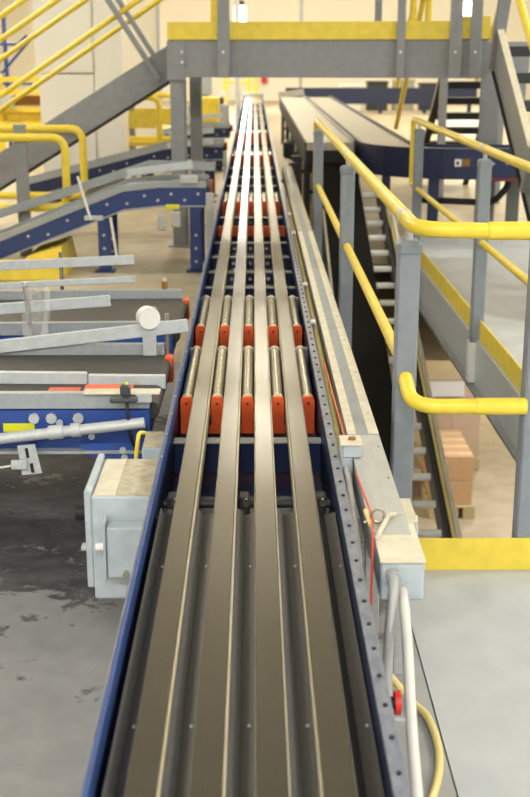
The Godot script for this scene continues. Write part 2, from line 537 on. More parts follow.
	part(t, "orange_guard", bx(S(), -0.25, 0.21, 0.40, 0.47, -8.06, -8.04, 0.002), "orange")
	part(t, "orange_guard", bx(S(), -0.25, 0.21, 0.42, 0.49, -16.2, -16.18, 0.002), "orange")
	part(t, "end_cover", bx(S(), -0.3, 0.25, 0.42, 0.56, -32.5, -32.0, 0.01), "chute")
	for q in [[0.236, -8.2], [0.238, -7.3], [0.236, -4.78], [0.238, -5.6]]:
		var cl := part(t, "rail_clamp", bx(S(), 0.2335, q[0] + 0.012, 0.515, 0.535, q[1] - 0.02, q[1] + 0.02, 0.004), "chrome")
		put(cl, "bolt", shared["bolt_big"], "white", Vector3(q[0] + 0.004, 0.536, q[1]))
	# legs
	for z in [-0.8, -2.3, -5.9, -8.3, -11.2, -15.5, -19.5, -24.0, -28.0, -31.5]:
		for x in [-0.22, 0.175]:
			var lg := part(t, "leg", bx(S(), x - 0.03, x + 0.03, 0.012, 0.3, z - 0.03, z + 0.03, 0.004), "navy")
			part(lg, "foot_plate", bx(S(), x - 0.06, x + 0.06, 0.0, 0.012, z - 0.06, z + 0.06), "navy")

# ---------------------------------------------------------------- spur conveyors on the left
# path: points (x, y of bed top) from the sorter outwards; zn = near face, zf = far face
func rail_along(st: SurfaceTool, path: Array, z: float, w: float, y0: float, y1: float) -> SurfaceTool:
	var poly := PackedVector2Array()
	for p in path: poly.append(Vector2(p.x, p.y + y1))
	for i in path.size():
		var p: Vector2 = path[path.size() - 1 - i]
		poly.append(Vector2(p.x, p.y + y0))
	return prism(st, poly, Vector3(0, 0, z - w / 2), Vector3.RIGHT, Vector3.UP, Vector3(0, 0, w))

func y_on(path: Array, x: float) -> float:
	for i in path.size() - 1:
		var a: Vector2 = path[i]
		var b: Vector2 = path[i + 1]
		if x <= a.x and x >= b.x:
			return lerpf(a.y, b.y, (x - a.x) / (b.x - a.x))
	return path[path.size() - 1].y

func spur(label: String, path: Array, zn: float, zf: float, leg_x: Array, belt := "spur_belt", frame := "blue") -> Node3D:
	var p0: Vector2 = path[0]
	var t := thing("spur_conveyor", label, "conveyor", Vector3(-1.0, 0, (zn + zf) / 2))
	var bolts := [-0.42, -0.52, -0.62, -0.72, -0.82, -0.95, -1.1, -1.25, -1.4, -1.55, -1.7]
	for side in [0, 1]:
		var z: float = zn if side == 0 else zf
		var s := -1.0 if side == 0 else 1.0
		var fr := part(t, "side_frame", rail_along(S(), path, z, 0.012, -0.13, -0.005), frame)
		part(fr, "lower_flange", rail_along(S(), path, z - s * 0.02, 0.034, -0.14, -0.131), "rail_steel")
		if side == 0:
			for i in bolts.size():
				var x: float = bolts[i]
				if x > path[path.size() - 1].x:
					put(fr, "bolt", shared["bolt_big"], "galv", Vector3(x, y_on(path, x) - (0.045 if i % 2 == 0 else 0.09), z + 0.007), Basis(Vector3.RIGHT, PI / 2))
		part(t, "side_rail", rail_along(S(), path, z + s * 0.012, 0.03, 0.0, 0.05), "rail_steel")
	# bed, belt with a rounded nose
	part(t, "bed", rail_along(S(), path, (zn + zf) / 2, absf(zf - zn) - 0.05, -0.1, 0.0), frame)
	part(t, "belt", rail_along(S(), path, (zn + zf) / 2, absf(zf - zn) - 0.07, 0.001, 0.012), belt)
	part(t, "nose_roller", cyl(S(), Vector3(p0.x, p0.y - 0.018, zn - 0.035), Vector3(p0.x, p0.y - 0.018, zf + 0.035), 0.03, 16), belt)
	for z in [zf + 0.06]:
		part(t, "nose_bracket", bx(S(), p0.x + 0.005, p0.x + 0.035, p0.y - 0.08, p0.y + 0.015, z - 0.03, z + 0.03, 0.004), "orange")
	for x in leg_x:
		for z in [zn - 0.01, zf + 0.01]:
			var yy := y_on(path, x) - 0.14
			var lg := part(t, "leg", bx(S(), x - 0.045, x + 0.045, 0.012, yy, z - 0.03, z + 0.03, 0.005), frame)
			part(lg, "foot_plate", bx(S(), x - 0.075, x + 0.075, 0.0, 0.012, z - 0.06, z + 0.06), frame)
			for j in 3:
				put(lg, "bolt", shared["bolt_big"], "galv", Vector3(x, 0.08 + j * 0.1, z + 0.03), Basis(Vector3.RIGHT, PI / 2))
	return t

# raised guide bar on rods: belongs to the spur t
func guide_bar(t: Node3D, a: Vector3, b: Vector3, h: float, rods: Array, foot_y: float, m := "alu") -> void:
	var g := part(t, "guide_bar", beam(S(), a, b, 0.012, h, 0.003), m)
	part(g, "bar_flange", beam(S(), a + Vector3(0, -h / 2 + 0.003, -0.014), b + Vector3(0, -h / 2 + 0.003, -0.014), 0.016, 0.006), m)
	for k in rods:
		var p: Vector3 = a.lerp(b, k)
		part(g, "support_rod", cyl(S(), Vector3(p.x, foot_y, p.z - 0.012), p + Vector3(0.0, 0.05, -0.012), 0.009, 8), "chrome")

func spurs() -> void:
	# the nearest spur
	var path := [Vector2(-0.335, 0.515), Vector2(-2.6, 0.515)]
	var t := spur("nearest spur conveyor, blue frame with charcoal belt beside two grey control boxes", path, -3.62, -4.3, [-1.15, -1.9])
	# its doubled near rail: the inner guide splits off with orange packing between
	part(t, "inner_guide", beam(S(), Vector3(-0.30, 0.536, -3.86), Vector3(-0.56, 0.536, -3.87), 0.02, 0.048, 0.003), "alu")
	part(t, "inner_guide", beam(S(), Vector3(-0.565, 0.542, -3.875), Vector3(-2.4, 0.55, -3.92), 0.02, 0.048, 0.003), "alu")
	part(t, "orange_strip", bx(S(), -0.56, -0.40, 0.530, 0.545, -3.80, -3.70, 0.003), "orange")
	part(t, "orange_strip", bx(S(), -0.68, -0.575, 0.528, 0.535, -3.80, -3.72, 0.003), "orange")
	part(t, "rail_cap", bx(S(), -0.30, -0.54, 0.5655, 0.569, -3.66, -3.60, 0.001), "dust")
	guide_bar(t, Vector3(-0.245, 0.637, -4.27), Vector3(-2.2, 0.42 + 0.0, -4.25), 0.05, [0.04, 0.6], 0.42)
	# round reflector on a slotted plate
	var rf := part(t, "reflector_plate", bx(S(), -0.41, -0.36, 0.53, 0.62, -4.245, -4.24, 0.001), "galv")
	part(rf, "reflector_disc", cyl(S(), Vector3(-0.398, 0.668, -4.285), Vector3(-0.382, 0.668, -4.245), 0.04, 24), "white")
	part(rf, "reflector_backing", cyl(S(), Vector3(-0.370, 0.665, -4.30), Vector3(-0.392, 0.667, -4.286), 0.036, 24), "conduit")
	# photo eye
	var pe := part(t, "photo_eye", box(S(), Vector3(-0.405, 0.585, -3.585), Vector3(0.032, 0.036, 0.03), 0.006), "sensor")
	part(pe, "indicator", cyl(S(), Vector3(-0.402, 0.603, -3.585), Vector3(-0.402, 0.609, -3.585), 0.007, 10), "led")
	part(pe, "mount", box(S(), Vector3(-0.41, 0.556, -3.575), Vector3(0.085, 0.014, 0.035), 0.004), "sensor")
	part(pe, "mount_plate", box(S(), Vector3(-0.35, 0.555, -3.60), Vector3(0.05, 0.03, 0.012), 0.002), "galv")
	part(pe, "cable", tube(S(), bend([Vector3(-0.40, 0.55, -3.57), Vector3(-0.395, 0.50, -3.55), Vector3(-0.39, 0.44, -3.55), Vector3(-0.375, 0.39, -3.57)], 0.04, 5), 0.005, 8), "black")
	# conduit along the near side
	var cd := part(t, "conduit", tube(S(), [Vector3(-2.4, 0.24, -3.555), Vector3(-0.80, 0.436, -3.555), Vector3(-0.345, 0.487, -3.555)], 0.0175, 14), "galv")
	part(cd, "coupling", cyl(S(), Vector3(-0.645, 0.4545, -3.555), Vector3(-0.60, 0.4597, -3.555), 0.023, 14), "galv")
	part(cd, "coupling", cyl(S(), Vector3(-0.575, 0.4623, -3.555), Vector3(-0.545, 0.4655, -3.555), 0.023, 14), "galv")
	part(t, "warning_sticker", bx(S(), -0.80, -0.70, 0.44, 0.468, -3.613, -3.6115), "sticker_yellow")
	part(t, "gusset", prism(S(), PackedVector2Array([Vector2(-0.33, 0.41), Vector2(-0.56, 0.405), Vector2(-0.52, 0.36), Vector2(-0.33, 0.35)]), Vector3(0, 0, -3.60), Vector3.RIGHT, Vector3.UP, Vector3(0, 0, 0.008)), "blue")
	put(t, "bolt", shared["bolt_big"], "galv", Vector3(-0.42, 0.385, -3.59), Basis(Vector3.RIGHT, PI / 2))
	put(t, "bolt", shared["bolt_big"], "galv", Vector3(-0.415, 0.362, -3.59), Basis(Vector3.RIGHT, PI / 2))
	for x in [-0.56, -0.645, -0.70]:
		put(t, "washer", shared["bolt_big"], "galv", Vector3(x, 0.485, -3.612), Basis(Vector3.RIGHT, PI / 2).scaled(Vector3(1.6, 1.6, 1.0)))
	# slotted bracket hanging under the conduit
	var sb := part(t, "slotted_bracket", prism(S(), PackedVector2Array([Vector2(-0.745, 0.415), Vector2(-0.69, 0.42), Vector2(-0.672, 0.325), Vector2(-0.735, 0.318)]), Vector3(0, 0, -3.55), Vector3.RIGHT, Vector3.UP, Vector3(0, 0, 0.006)), "galv")
	part(sb, "slot", box(S(), Vector3(-0.715, 0.392, -3.5435), Vector3(0.01, 0.032, 0.002), 0.0, Basis(Vector3.BACK, 0.12)), "black")
	part(sb, "slot", box(S(), Vector3(-0.702, 0.342, -3.5435), Vector3(0.01, 0.032, 0.002), 0.0, Basis(Vector3.BACK, 0.12)), "black")
	part(sb, "angle_plate", bx(S(), -0.765, -0.715, 0.342, 0.372, -3.5395, -3.528, 0.002), "galv")
	part(sb, "clamp_screw", cyl(S(), Vector3(-0.80, 0.345, -3.54), Vector3(-0.765, 0.35, -3.54), 0.008, 8), "chrome")

	# the second spur
	path = [Vector2(-0.335, 0.50), Vector2(-2.6, 0.485)]
	t = spur("second spur conveyor with charcoal belt and a plastic-wrapped rod", path, -4.72, -5.42, [-1.3, -2.0])
	guide_bar(t, Vector3(-0.586, 0.63, -4.76), Vector3(-2.3, 0.50, -4.76), 0.046, [0.18], 0.46)
	guide_bar(t, Vector3(-0.57, 0.66, -5.58), Vector3(-2.3, 0.58, -5.58), 0.045, [0.20], 0.50)
	guide_bar(t, Vector3(-0.555, 0.587, -5.47), Vector3(-1.25, 0.552, -5.47), 0.03, [], 0.46)
	part(t, "warning_sticker", bx(S(), -0.80, -0.72, 0.40, 0.43, -4.7135, -4.712), "sticker_yellow")
	part(t, "orange_strip", bx(S(), -0.66, -0.50, 0.502, 0.53, -4.80, -4.75, 0.003), "orange")
	# wrapped rod
	var rod := part(t, "wrapped_rod", cyl(S(), Vector3(-0.893, 0.30, -4.69), Vector3(-0.915, 0.705, -4.69), 0.011, 10), "chrome")
	var wr := S()
	var rng := RandomNumberGenerator.new()
	rng.seed = 4
	for k in 5:
		var x0 := -0.93 + k * 0.02
		var q := []
		for j in 5:
			q.append(Vector3(x0 + rng.randf_range(-0.012, 0.012), 0.70 - j * (0.05 + 0.012 * k), -4.675 + rng.randf_range(-0.012, 0.015)))
		for j in 4:
			var o := Vector3(0.02 + 0.006 * j, rng.randf_range(-0.01, 0.01), rng.randf_range(-0.008, 0.012))
			quad(wr, q[j], q[j + 1], q[j + 1] + o, q[j] + o, Vector3.BACK)
	part(rod, "plastic_wrap", wr, "wrap", "torn clear plastic film round the rod")
	part(rod, "rod_cap", cyl(S(), Vector3(-0.915, 0.705, -4.69), Vector3(-0.916, 0.722, -4.69), 0.015, 10), "galv")
	# little capped can standing on its far rail near the sorter
	var can := thing("sensor_can", "small brown sensor with a tan cap beside the second spur", "sensor", Vector3(-0.415, 0.55, -5.43))
	part(can, "body", bx(S(), -0.428, -0.402, 0.55, 0.585, -5.445, -5.415, 0.004), "brown")
	part(can, "cap", cyl(S(), Vector3(-0.415, 0.585, -5.43), Vector3(-0.415, 0.598, -5.43), 0.010, 12), "dust")

	# the third spur declines to the left
	path = [Vector2(-0.36, 0.63), Vector2(-0.70, 0.63), Vector2(-0.98, 0.60), Vector2(-1.98, 0.205), Vector2(-2.2, 0.17)]
	t = spur("third spur conveyor with a long blue frame declining to the left", path, -8.95, -9.45, [-0.44, -1.13], "spur_belt", "blue_dull")
	part(t, "cable_tie", bx(S(), -0.66, -0.56, 0.475, 0.51, -8.93, -8.91, 0.004), "sticker_yellow")
	guide_bar(t, Vector3(-0.468, 0.78, -9.15), Vector3(-0.965, 0.72, -9.15), 0.055, [0.72], 0.62)
	guide_bar(t, Vector3(-0.468, 0.665, -8.98), Vector3(-0.95, 0.635, -8.98), 0.05, [0.7], 0.50)
	part(t, "far_guard", rail_along(S(), [Vector2(-0.31, 0.74), Vector2(-0.82, 0.755), Vector2(-1.1, 0.665), Vector2(-2.1, 0.345)], -9.52, 0.012, -0.04, 0.03), "rail_steel")
	part(t, "sensor_rod", cyl(S(), Vector3(-1.22, 0.40, -8.9), Vector3(-1.30, 0.72, -8.88), 0.010, 8), "white")
	part(t, "sensor_rod", cyl(S(), Vector3(-1.03, 0.12, -8.86), Vector3(-1.07, 0.42, -8.88), 0.010, 8), "white")
	part(t, "rod_clamp", box(S(), Vector3(-1.2, 0.41, -8.92), Vector3(0.14, 0.035, 0.03), 0.005), "galv")
	part(t, "air_valve", bx(S(), -0.55, -0.42, 0.665, 0.72, -8.97, -8.90, 0.006), "galv")
	part(t, "hanging_box", bx(S(), -0.72, -0.66, 0.32, 0.44, -8.92, -8.88, 0.01), "dusty_steel")
	part(t, "hanging_box", bx(S(), -0.62, -0.55, 0.34, 0.46, -8.92, -8.88, 0.01), "dusty_steel")
	part(t, "end_shield", bx(S(), -0.36, -0.30, 0.1, 0.6, -8.9, -8.88, 0.003), "dusty_steel", "pale grey shield plate next to the sorter")

	# farther spurs
	path = [Vector2(-0.34, 0.60), Vector2(-0.75, 0.60), Vector2(-1.0, 0.57), Vector2(-2.6, 0.17)]
	t = spur("fourth spur conveyor beyond the grey crossover column", path, -13.3, -13.9, [-0.5, -1.2], "rubber", "navy")
	guide_bar(t, Vector3(-0.45, 0.76, -13.6), Vector3(-0.95, 0.72, -13.6), 0.06, [0.7], 0.5)
	guide_bar(t, Vector3(-0.45, 0.66, -13.25), Vector3(-0.95, 0.62, -13.25), 0.06, [0.7], 0.5)
	part(t, "end_shield", bx(S(), -0.34, -0.30, 0.1, 0.56, -13.28, -13.26, 0.003), "dusty_steel")
	path = [Vector2(-0.34, 0.58), Vector2(-0.8, 0.58), Vector2(-2.8, 0.17)]
	t = spur("farthest spur conveyor in front of the yellow cabinet", path, -17.0, -17.6, [-0.5, -1.2], "rubber", "navy")
	guide_bar(t, Vector3(-0.45, 0.74, -17.3), Vector3(-1.1, 0.70, -17.3), 0.06, [0.7], 0.5)

# ---------------------------------------------------------------- boxes on the sorter's left side
func left_boxes() -> void:
	var t := thing("control_enclosure", "large pale grey control enclosure with dusty top hung on the sorter", "control box", Vector3(-0.372, 0.2, -3.05))
	part(t, "body", bx(S(), -0.427, -0.267, 0.2, 0.49, -3.2, -2.9, 0.004), "enclosure")
	part(t, "dust_layer", bx(S(), -0.422, -0.364, 0.4905, 0.492, -3.196, -2.906), "dust", "pale tan dust lying on the top")
	part(t, "dust_layer", bx(S(), -0.363, -0.268, 0.4905, 0.4918, -3.196, -2.906), "dust_brown", "darker brownish dust lying on the top")
	var d := part(t, "door", bx(S(), -0.446, -0.427, 0.23, 0.505, -3.21, -2.905, 0.004), "enclosure")
	part(d, "knob", cyl(S(), Vector3(-0.446, 0.40, -3.02), Vector3(-0.486, 0.40, -3.02), 0.022, 14), "black")
	part(d, "latch", bx(S(), -0.464, -0.447, 0.325, 0.338, -2.96, -2.93, 0.003), "galv")
	var s := part(t, "side_box", bx(S(), -0.384, -0.267, 0.285, 0.425, -2.895, -2.845, 0.004), "enclosure")
	part(s, "lid", bx(S(), -0.392, -0.385, 0.28, 0.44, -2.898, -2.84, 0.002), "enclosure")
	part(s, "connector", cyl(S(), Vector3(-0.393, 0.365, -2.868), Vector3(-0.414, 0.363, -2.868), 0.011, 12), "white")
	part(s, "connector", cyl(S(), Vector3(-0.335, 0.300, -2.845), Vector3(-0.335, 0.300, -2.828), 0.009, 12), "chrome")
	t = thing("junction_box", "small grey junction box with brown dusty top at end of nearest spur", "junction box", Vector3(-0.31, 0.42, -3.42))
	part(t, "body", bx(S(), -0.335, -0.267, 0.42, 0.475, -3.50, -3.34, 0.004), "enclosure")
	part(t, "dust_layer", bx(S(), -0.333, -0.268, 0.4755, 0.477, -3.497, -3.343), "dust_brown")
	part(t, "mounting_strap", bx(S(), -0.30, -0.266, 0.40, 0.4195, -3.46, -3.40), "galv")
	t = thing("yellow_cable", "short yellow cable looped beside the small junction box", "cable", Vector3(-0.36, 0.30, -3.46))
	part(t, "cable", tube(S(), bend([Vector3(-0.338, 0.47, -3.50), Vector3(-0.356, 0.48, -3.48), Vector3(-0.366, 0.40, -3.46), Vector3(-0.368, 0.28, -3.46)], 0.03, 6), 0.007, 8), "yellow")

# ---------------------------------------------------------------- wireway, boxes and cables on the right
func right_side() -> void:
	var t := thing("wireway", "long dusty steel wireway running along the sorter", "wireway", Vector3(0.315, 0, -5))
	part(t, "trough", bx(S(), 0.272, 0.36, 0.435, 0.524, -11.8, -2.62, 0.003), "dusty_steel")
	for p in [[-2.56, -3.3], [-3.304, -4.7], [-4.704, -6.1], [-6.104, -7.4], [-7.404, -9.6], [-9.604, -11.8]]:
		var c := part(t, "cover", bx(S(), 0.27, 0.362, 0.5245, 0.5285, p[1], p[0], 0.001), "wireway_grey" if p[0] < -3.1 else "dusty_steel")
		if p[0] < -3.1:
			part(c, "dust_band", bx(S(), 0.27, 0.296, 0.5287, 0.5297, p[1], p[0]), "dust" if p[0] > -7.0 else "dust_brown", "tan dust along the edge")
			part(c, "dust_band", bx(S(), 0.332, 0.362, 0.5287, 0.5297, p[1], p[0]), "dust" if p[0] > -7.0 else "dust_brown", "tan dust along the edge")
		for k in 3:
			put(c, "screw", shared["bolt"], "dust_brown", Vector3(0.349, 0.530, lerpf(p[0], p[1], 0.15 + 0.35 * k)), Basis().scaled(Vector3(0.8, 0.6, 0.8)))
	# end box of the wireway
	part(t, "end_box", bx(S(), 0.277, 0.374, 0.43, 0.521, -2.615, -2.41, 0.004), "enclosure", "pale blue-grey end box with dusty lid")
	part(t, "end_lid", bx(S(), 0.275, 0.376, 0.5215, 0.525, -2.63, -2.405, 0.001), "dust")
	for z in [-3.0, -6.0, -9.0, -11.5]:
		part(t, "bracket", bx(S(), 0.2345, 0.3, 0.40, 0.4345, z - 0.03, z + 0.03, 0.002), "galv")
		part(t, "stand", bx(S(), 0.30, 0.34, 0.0, 0.4345, z - 0.02, z + 0.02, 0.002), "galv")
	# box in front, between rail and wireway
	t = thing("switch_box", "blue-grey switch box with tan gasket between rail and wireway", "switch box", Vector3(0.25, 0.44, -3.1))
	part(t, "body", bx(S(), 0.235, 0.2695, 0.44, 0.558, -3.16, -3.09, 0.004), "enclosure")
	part(t, "cover", bx(S(), 0.24, 0.292, 0.531, 0.566, -3.15, -3.085, 0.003), "enclosure")
	part(t, "gasket", bx(S(), 0.234, 0.294, 0.5665, 0.571, -3.165, -3.08, 0.001), "dust")
	part(t, "knockout", cyl(S(), Vector3(0.268, 0.5715, -3.125), Vector3(0.268, 0.578, -3.125), 0.010, 12), "brown")
	t = thing("orange_wire", "thin orange wire lying between the sorter rail and the wireway", "wire", Vector3(0.262, 0.53, -4))
	part(t, "wire", tube(S(), [Vector3(0.252, 0.56, -3.17), Vector3(0.256, 0.53, -3.5), Vector3(0.252, 0.52, -4.2)], 0.003, 6), "orange")
	# side box behind the wireway
	t = thing("outlet_box", "small pale outlet box with dusty top behind the wireway end", "outlet box", Vector3(0.40, 0.36, -2.9))
	part(t, "body", bx(S(), 0.3635, 0.408, 0.37, 0.47, -2.93, -2.76, 0.004), "enclosure")
	part(t, "dust_layer", bx(S(), 0.3645, 0.407, 0.4705, 0.4725, -2.929, -2.762), "dust")
	part(t, "connector", cyl(S(), Vector3(0.408, 0.44, -2.86), Vector3(0.418, 0.44, -2.86), 0.012, 12), "white")
	part(t, "mounting_strap", bx(S(), 0.37, 0.40, 0.0, 0.3695, -2.87, -2.85), "galv")
	# pull cord with its eyebolt
	t = thing("eyebolt", "shiny steel eyebolt guiding the red pull cord", "eyebolt", Vector3(0.288, 0.525, -2.62))
	var ring := []
	for k in 21:
		var a := TAU * k / 20.0
		ring.append(Vector3(0.290 + cos(a) * 0.016, 0.548 + sin(a) * 0.016, -2.62))
	part(t, "ring", tube(S(), ring, 0.0035, 8), "chrome")
	part(t, "shank", cyl(S(), Vector3(0.276, 0.540, -2.62), Vector3(0.258, 0.53, -2.62), 0.0035, 8), "chrome")
	t = thing("pull_cord", "thin red emergency pull cord strung beside the wireway", "cord", Vector3(0.265, 0.5, -2.6))
	part(t, "cord", tube(S(), bend([Vector3(0.266, 0.534, -2.95), Vector3(0.277, 0.547, -2.62), Vector3(0.266, 0.525, -2.49), Vector3(0.250, 0.45, -2.345)], 0.02, 4), 0.0026, 8), "cord_red")
	t = thing("cable_tie", "pale twisted tie lying over the wireway end", "tie", Vector3(0.31, 0.53, -2.6))
	part(t, "strap", tube(S(), bend([Vector3(0.335, 0.536, -2.66), Vector3(0.318, 0.54, -2.645), Vector3(0.304, 0.537, -2.60), Vector3(0.290, 0.536, -2.56), Vector3(0.2800, 0.536, -2.52)], 0.02, 4), 0.006, 8), "dust")
	part(t, "yellow_band", tube(S(), [Vector3(0.264, 0.545, -2.66), Vector3(0.272, 0.532, -2.60)], 0.006, 8), "cable_yellow")
	# plug-in conduit beside the rail
	t = thing("flexible_conduit", "short grey flexible conduit dropping from the switch box", "conduit", Vector3(0.265, 0.4, -2.9))
	part(t, "conduit", tube(S(), bend([Vector3(0.25, 0.50, -3.085), Vector3(0.25, 0.50, -2.98), Vector3(0.252, 0.44, -2.72), Vector3(0.25, 0.38, -2.6)], 0.08, 5), 0.009, 10), "hose")
	# conduits leaving the end box
	t = thing("grey_conduit", "grey liquid-tight conduit leaving the wireway end box", "conduit", Vector3(0.29, 0.0, -2.2))
	part(t, "conduit", tube(S(), bend([Vector3(0.303, 0.495, -2.408), Vector3(0.302, 0.495, -2.36), Vector3(0.288, 0.42, -2.31), Vector3(0.280, 0.33, -2.27), Vector3(0.279, 0.20, -2.22), Vector3(0.279, 0.0, -2.2)], 0.06, 6), 0.0115, 12), "conduit")
	part(t, "gland", cyl(S(), Vector3(0.303, 0.495, -2.409), Vector3(0.303, 0.495, -2.38), 0.016, 12), "conduit")
	t = thing("white_hose", "off-white hose running beside the sorter to the floor", "hose", Vector3(0.30, 0, -2))
	part(t, "hose", tube(S(), bend([Vector3(0.325, 0.455, -2.408), Vector3(0.322, 0.45, -2.34), Vector3(0.316, 0.41, -2.22), Vector3(0.308, 0.37, -2.12), Vector3(0.300, 0.33, -2.0), Vector3(0.296, 0.28, -1.88), Vector3(0.292, 0.18, -1.6), Vector3(0.292, 0.011, -1.3)], 0.1, 6), 0.0115, 12), "hose")
	part(t, "hose_clamp", bx(S(), 0.234, 0.302, 0.345, 0.351, -2.056, -2.044), "galv")
	t = thing("yellow_hose", "pale yellow air hose curving over the floor beside the sorter", "hose", Vector3(0.36, 0, -2.3))
	part(t, "hose", tube(S(), bend([Vector3(0.262, 0.30, -2.80), Vector3(0.30, 0.11, -2.76), Vector3(0.40, 0.011, -2.68), Vector3(0.428, 0.011, -2.63), Vector3(0.437, 0.011, -2.52), Vector3(0.43, 0.011, -2.42), Vector3(0.405, 0.011, -2.32), Vector3(0.34, 0.011, -2.15)], 0.05, 6), 0.010, 10), "cable_yellow")
	t = thing("stop_button", "red mushroom stop button on the sorter rail", "button", Vector3(0.25, 0.42, -1.995))
	part(t, "cap", cyl(S(), Vector3(0.262, 0.42, -1.995), Vector3(0.273, 0.42, -1.995), 0.023, 18), "red")
	part(t, "stem", cyl(S(), Vector3(0.2135, 0.42, -1.995), Vector3(0.262, 0.42, -1.995), 0.012, 12), "black")
	t = thing("gap_cable", "pale yellow cable lying between the sorter rail and the wireway", "cable", Vector3(0.252, 0.48, -6))
	part(t, "cable", tube(S(), [Vector3(0.252, 0.47, -3.3), Vector3(0.250, 0.49, -4.4), Vector3(0.254, 0.485, -5.5), Vector3(0.251, 0.49, -7.0), Vector3(0.254, 0.485, -9.5)], 0.013, 8), "cable_yellow")
	part(t, "hanger", bx(S(), 0.2335, 0.268, 0.455, 0.46, -3.42, -3.38), "galv")
	part(t, "hanger", bx(S(), 0.2335, 0.268, 0.47, 0.475, -7.02, -6.98), "galv")

# ---------------------------------------------------------------- railings
func post(t: Node3D, x: float, z: float, y0: float, y1: float, w := 0.07, m := "grey_paint") -> MeshInstance3D:
	var p := part(t, "post", bx(S(), x - w / 2, x + w / 2, y0, y1 - 0.03, z - w / 2, z + w / 2, 0.006), m)
	part(p, "cap", bx(S(), x - w / 2 - 0.004, x + w / 2 + 0.004, y1 - 0.075, y1 - 0.025, z - w / 2 - 0.004, z + w / 2 + 0.004, 0.012), m)
	part(p, "saddle", tube(S(), [Vector3(x, y1 - 0.04, z), Vector3(x, y1 + 0.02, z)], 0.012, 10), "galv")
	return p

func railings() -> void:
	# railing along the opening, turning across its near end
	var t := thing("guard_railing", "yellow tube railing on grey posts between sorter and opening", "railing", Vector3(0.49, 0, -6))
	var X := 0.485
	var Zf := -3.56
	for p in [[X, -3.72], [X, -6.25], [X, -9.15]]:
		post(t, p[0], p[1], 0.0, 1.06)
	part(t, "post", bx(S(), 0.835, 0.905, 0.0, 1.06, -3.595, -3.525, 0.006), "grey_paint")
	part(t, "top_rail", tube(S(), bend([Vector3(X, 0.62, -9.45), Vector3(X, 1.09, -9.45), Vector3(X, 1.09, Zf), Vector3(0.71, 1.085, Zf)], 0.12, 8), 0.024, 14), "yellow")
	part(t, "top_rail", cyl(S(), Vector3(0.70, 1.085, Zf), Vector3(0.92, 1.085, Zf), 0.028, 14), "yellow")
	for z in [-3.85, -6.25]:
		part(t, "collar", cyl(S(), Vector3(X, 1.09, z - 0.02), Vector3(X, 1.09, z + 0.02), 0.0265, 14), "galv")
	part(t, "mid_rail", cyl(S(), Vector3(X, 0.62, -9.45), Vector3(X, 0.62, -6.28), 0.02, 12), "yellow")
	part(t, "mid_rail", cyl(S(), Vector3(X, 0.62, -6.22), Vector3(X, 0.62, -3.76), 0.02, 12), "yellow")
	part(t, "mid_rail", tube(S(), bend([Vector3(X, 0.595, -3.70), Vector3(X, 0.545, -3.53), Vector3(0.69, 0.545, -3.53)], 0.09, 8), 0.024, 14), "yellow")
	part(t, "mid_rail", cyl(S(), Vector3(0.685, 0.545, -3.53), Vector3(0.84, 0.545, -3.53), 0.027, 14), "yellow")
	part(t, "toe_board", bx(S(), 0.455, 1.3, 0.0, 0.108, -3.524, -3.516, 0.001), "yellow_board")
	# railing along the far side of the opening
	t = thing("guard_railing", "yellow tube railing on grey posts with yellow toe board beyond the opening", "railing", Vector3(1.3, 0, -7))
	var X2 := 1.31
	for z in [-6.75, -9.5, -4.2]:
		var p := post(t, X2 - 0.02, z, -0.26, 1.05)
		part(p, "base_sleeve", bx(S(), X2 - 0.062, X2 - 0.0575, -0.26, -0.02, z - 0.042, z + 0.042, 0.001), "white")
		part(p, "base_sleeve", bx(S(), X2 - 0.06, X2 + 0.02, -0.26, -0.02, z + 0.0365, z + 0.04, 0.001), "white")
	part(t, "top_rail", tube(S(), bend([Vector3(X2 - 0.02, 0.56, -9.85), Vector3(X2 - 0.02, 1.08, -9.85), Vector3(X2 - 0.02, 1.08, -3.2)], 0.06, 6), 0.024, 12), "yellow")
	part(t, "collar", cyl(S(), Vector3(X2 - 0.02, 1.08, -6.78), Vector3(X2 - 0.02, 1.08, -6.72), 0.0265, 12), "galv")
	part(t, "mid_rail", cyl(S(), Vector3(X2 - 0.02, 0.56, -9.85), Vector3(X2 - 0.02, 0.56, -6.79), 0.02, 12), "yellow")
	part(t, "mid_rail", cyl(S(), Vector3(X2 - 0.02, 0.56, -6.71), Vector3(X2 - 0.02, 0.56, -4.24), 0.02, 12), "yellow")
	for p in [[-9.45, -6.8], [-6.7, -4.25]]:
		part(t, "toe_board", bx(S(), 1.30, 1.308, 0.0, 0.115, p[0], p[1], 0.001), "yellow_board")
	# looped guard rails on the left, either side of the stair foot
	for q in [[-9.62, -1.5, 0.95, 0.40, "front yellow loop-ended guard rail beside the third spur"], [-10.28, -1.45, 0.98, 0.42, "rear yellow loop-ended guard rail against the stair stringer"]]:
		t = thing("loop_guard_rail", q[4], "railing", Vector3(-2.2, 0, q[0]))
		part(t, "loop_tube", tube(S(), bend([Vector3(-3.6, q[2], q[0]), Vector3(q[1], q[2], q[0]), Vector3(q[1], q[3], q[0]), Vector3(-3.6, q[3], q[0])], 0.11, 8), 0.032, 14), "yellow")
		for x in [-1.86 if q[0] > -10.0 else -2.7, -3.4]:
			part(t, "post", bx(S(), x - 0.05, x + 0.05, 0.0, q[2] + 0.1, q[0] - 0.075, q[0] - 0.034, 0.004), "steel_grey")

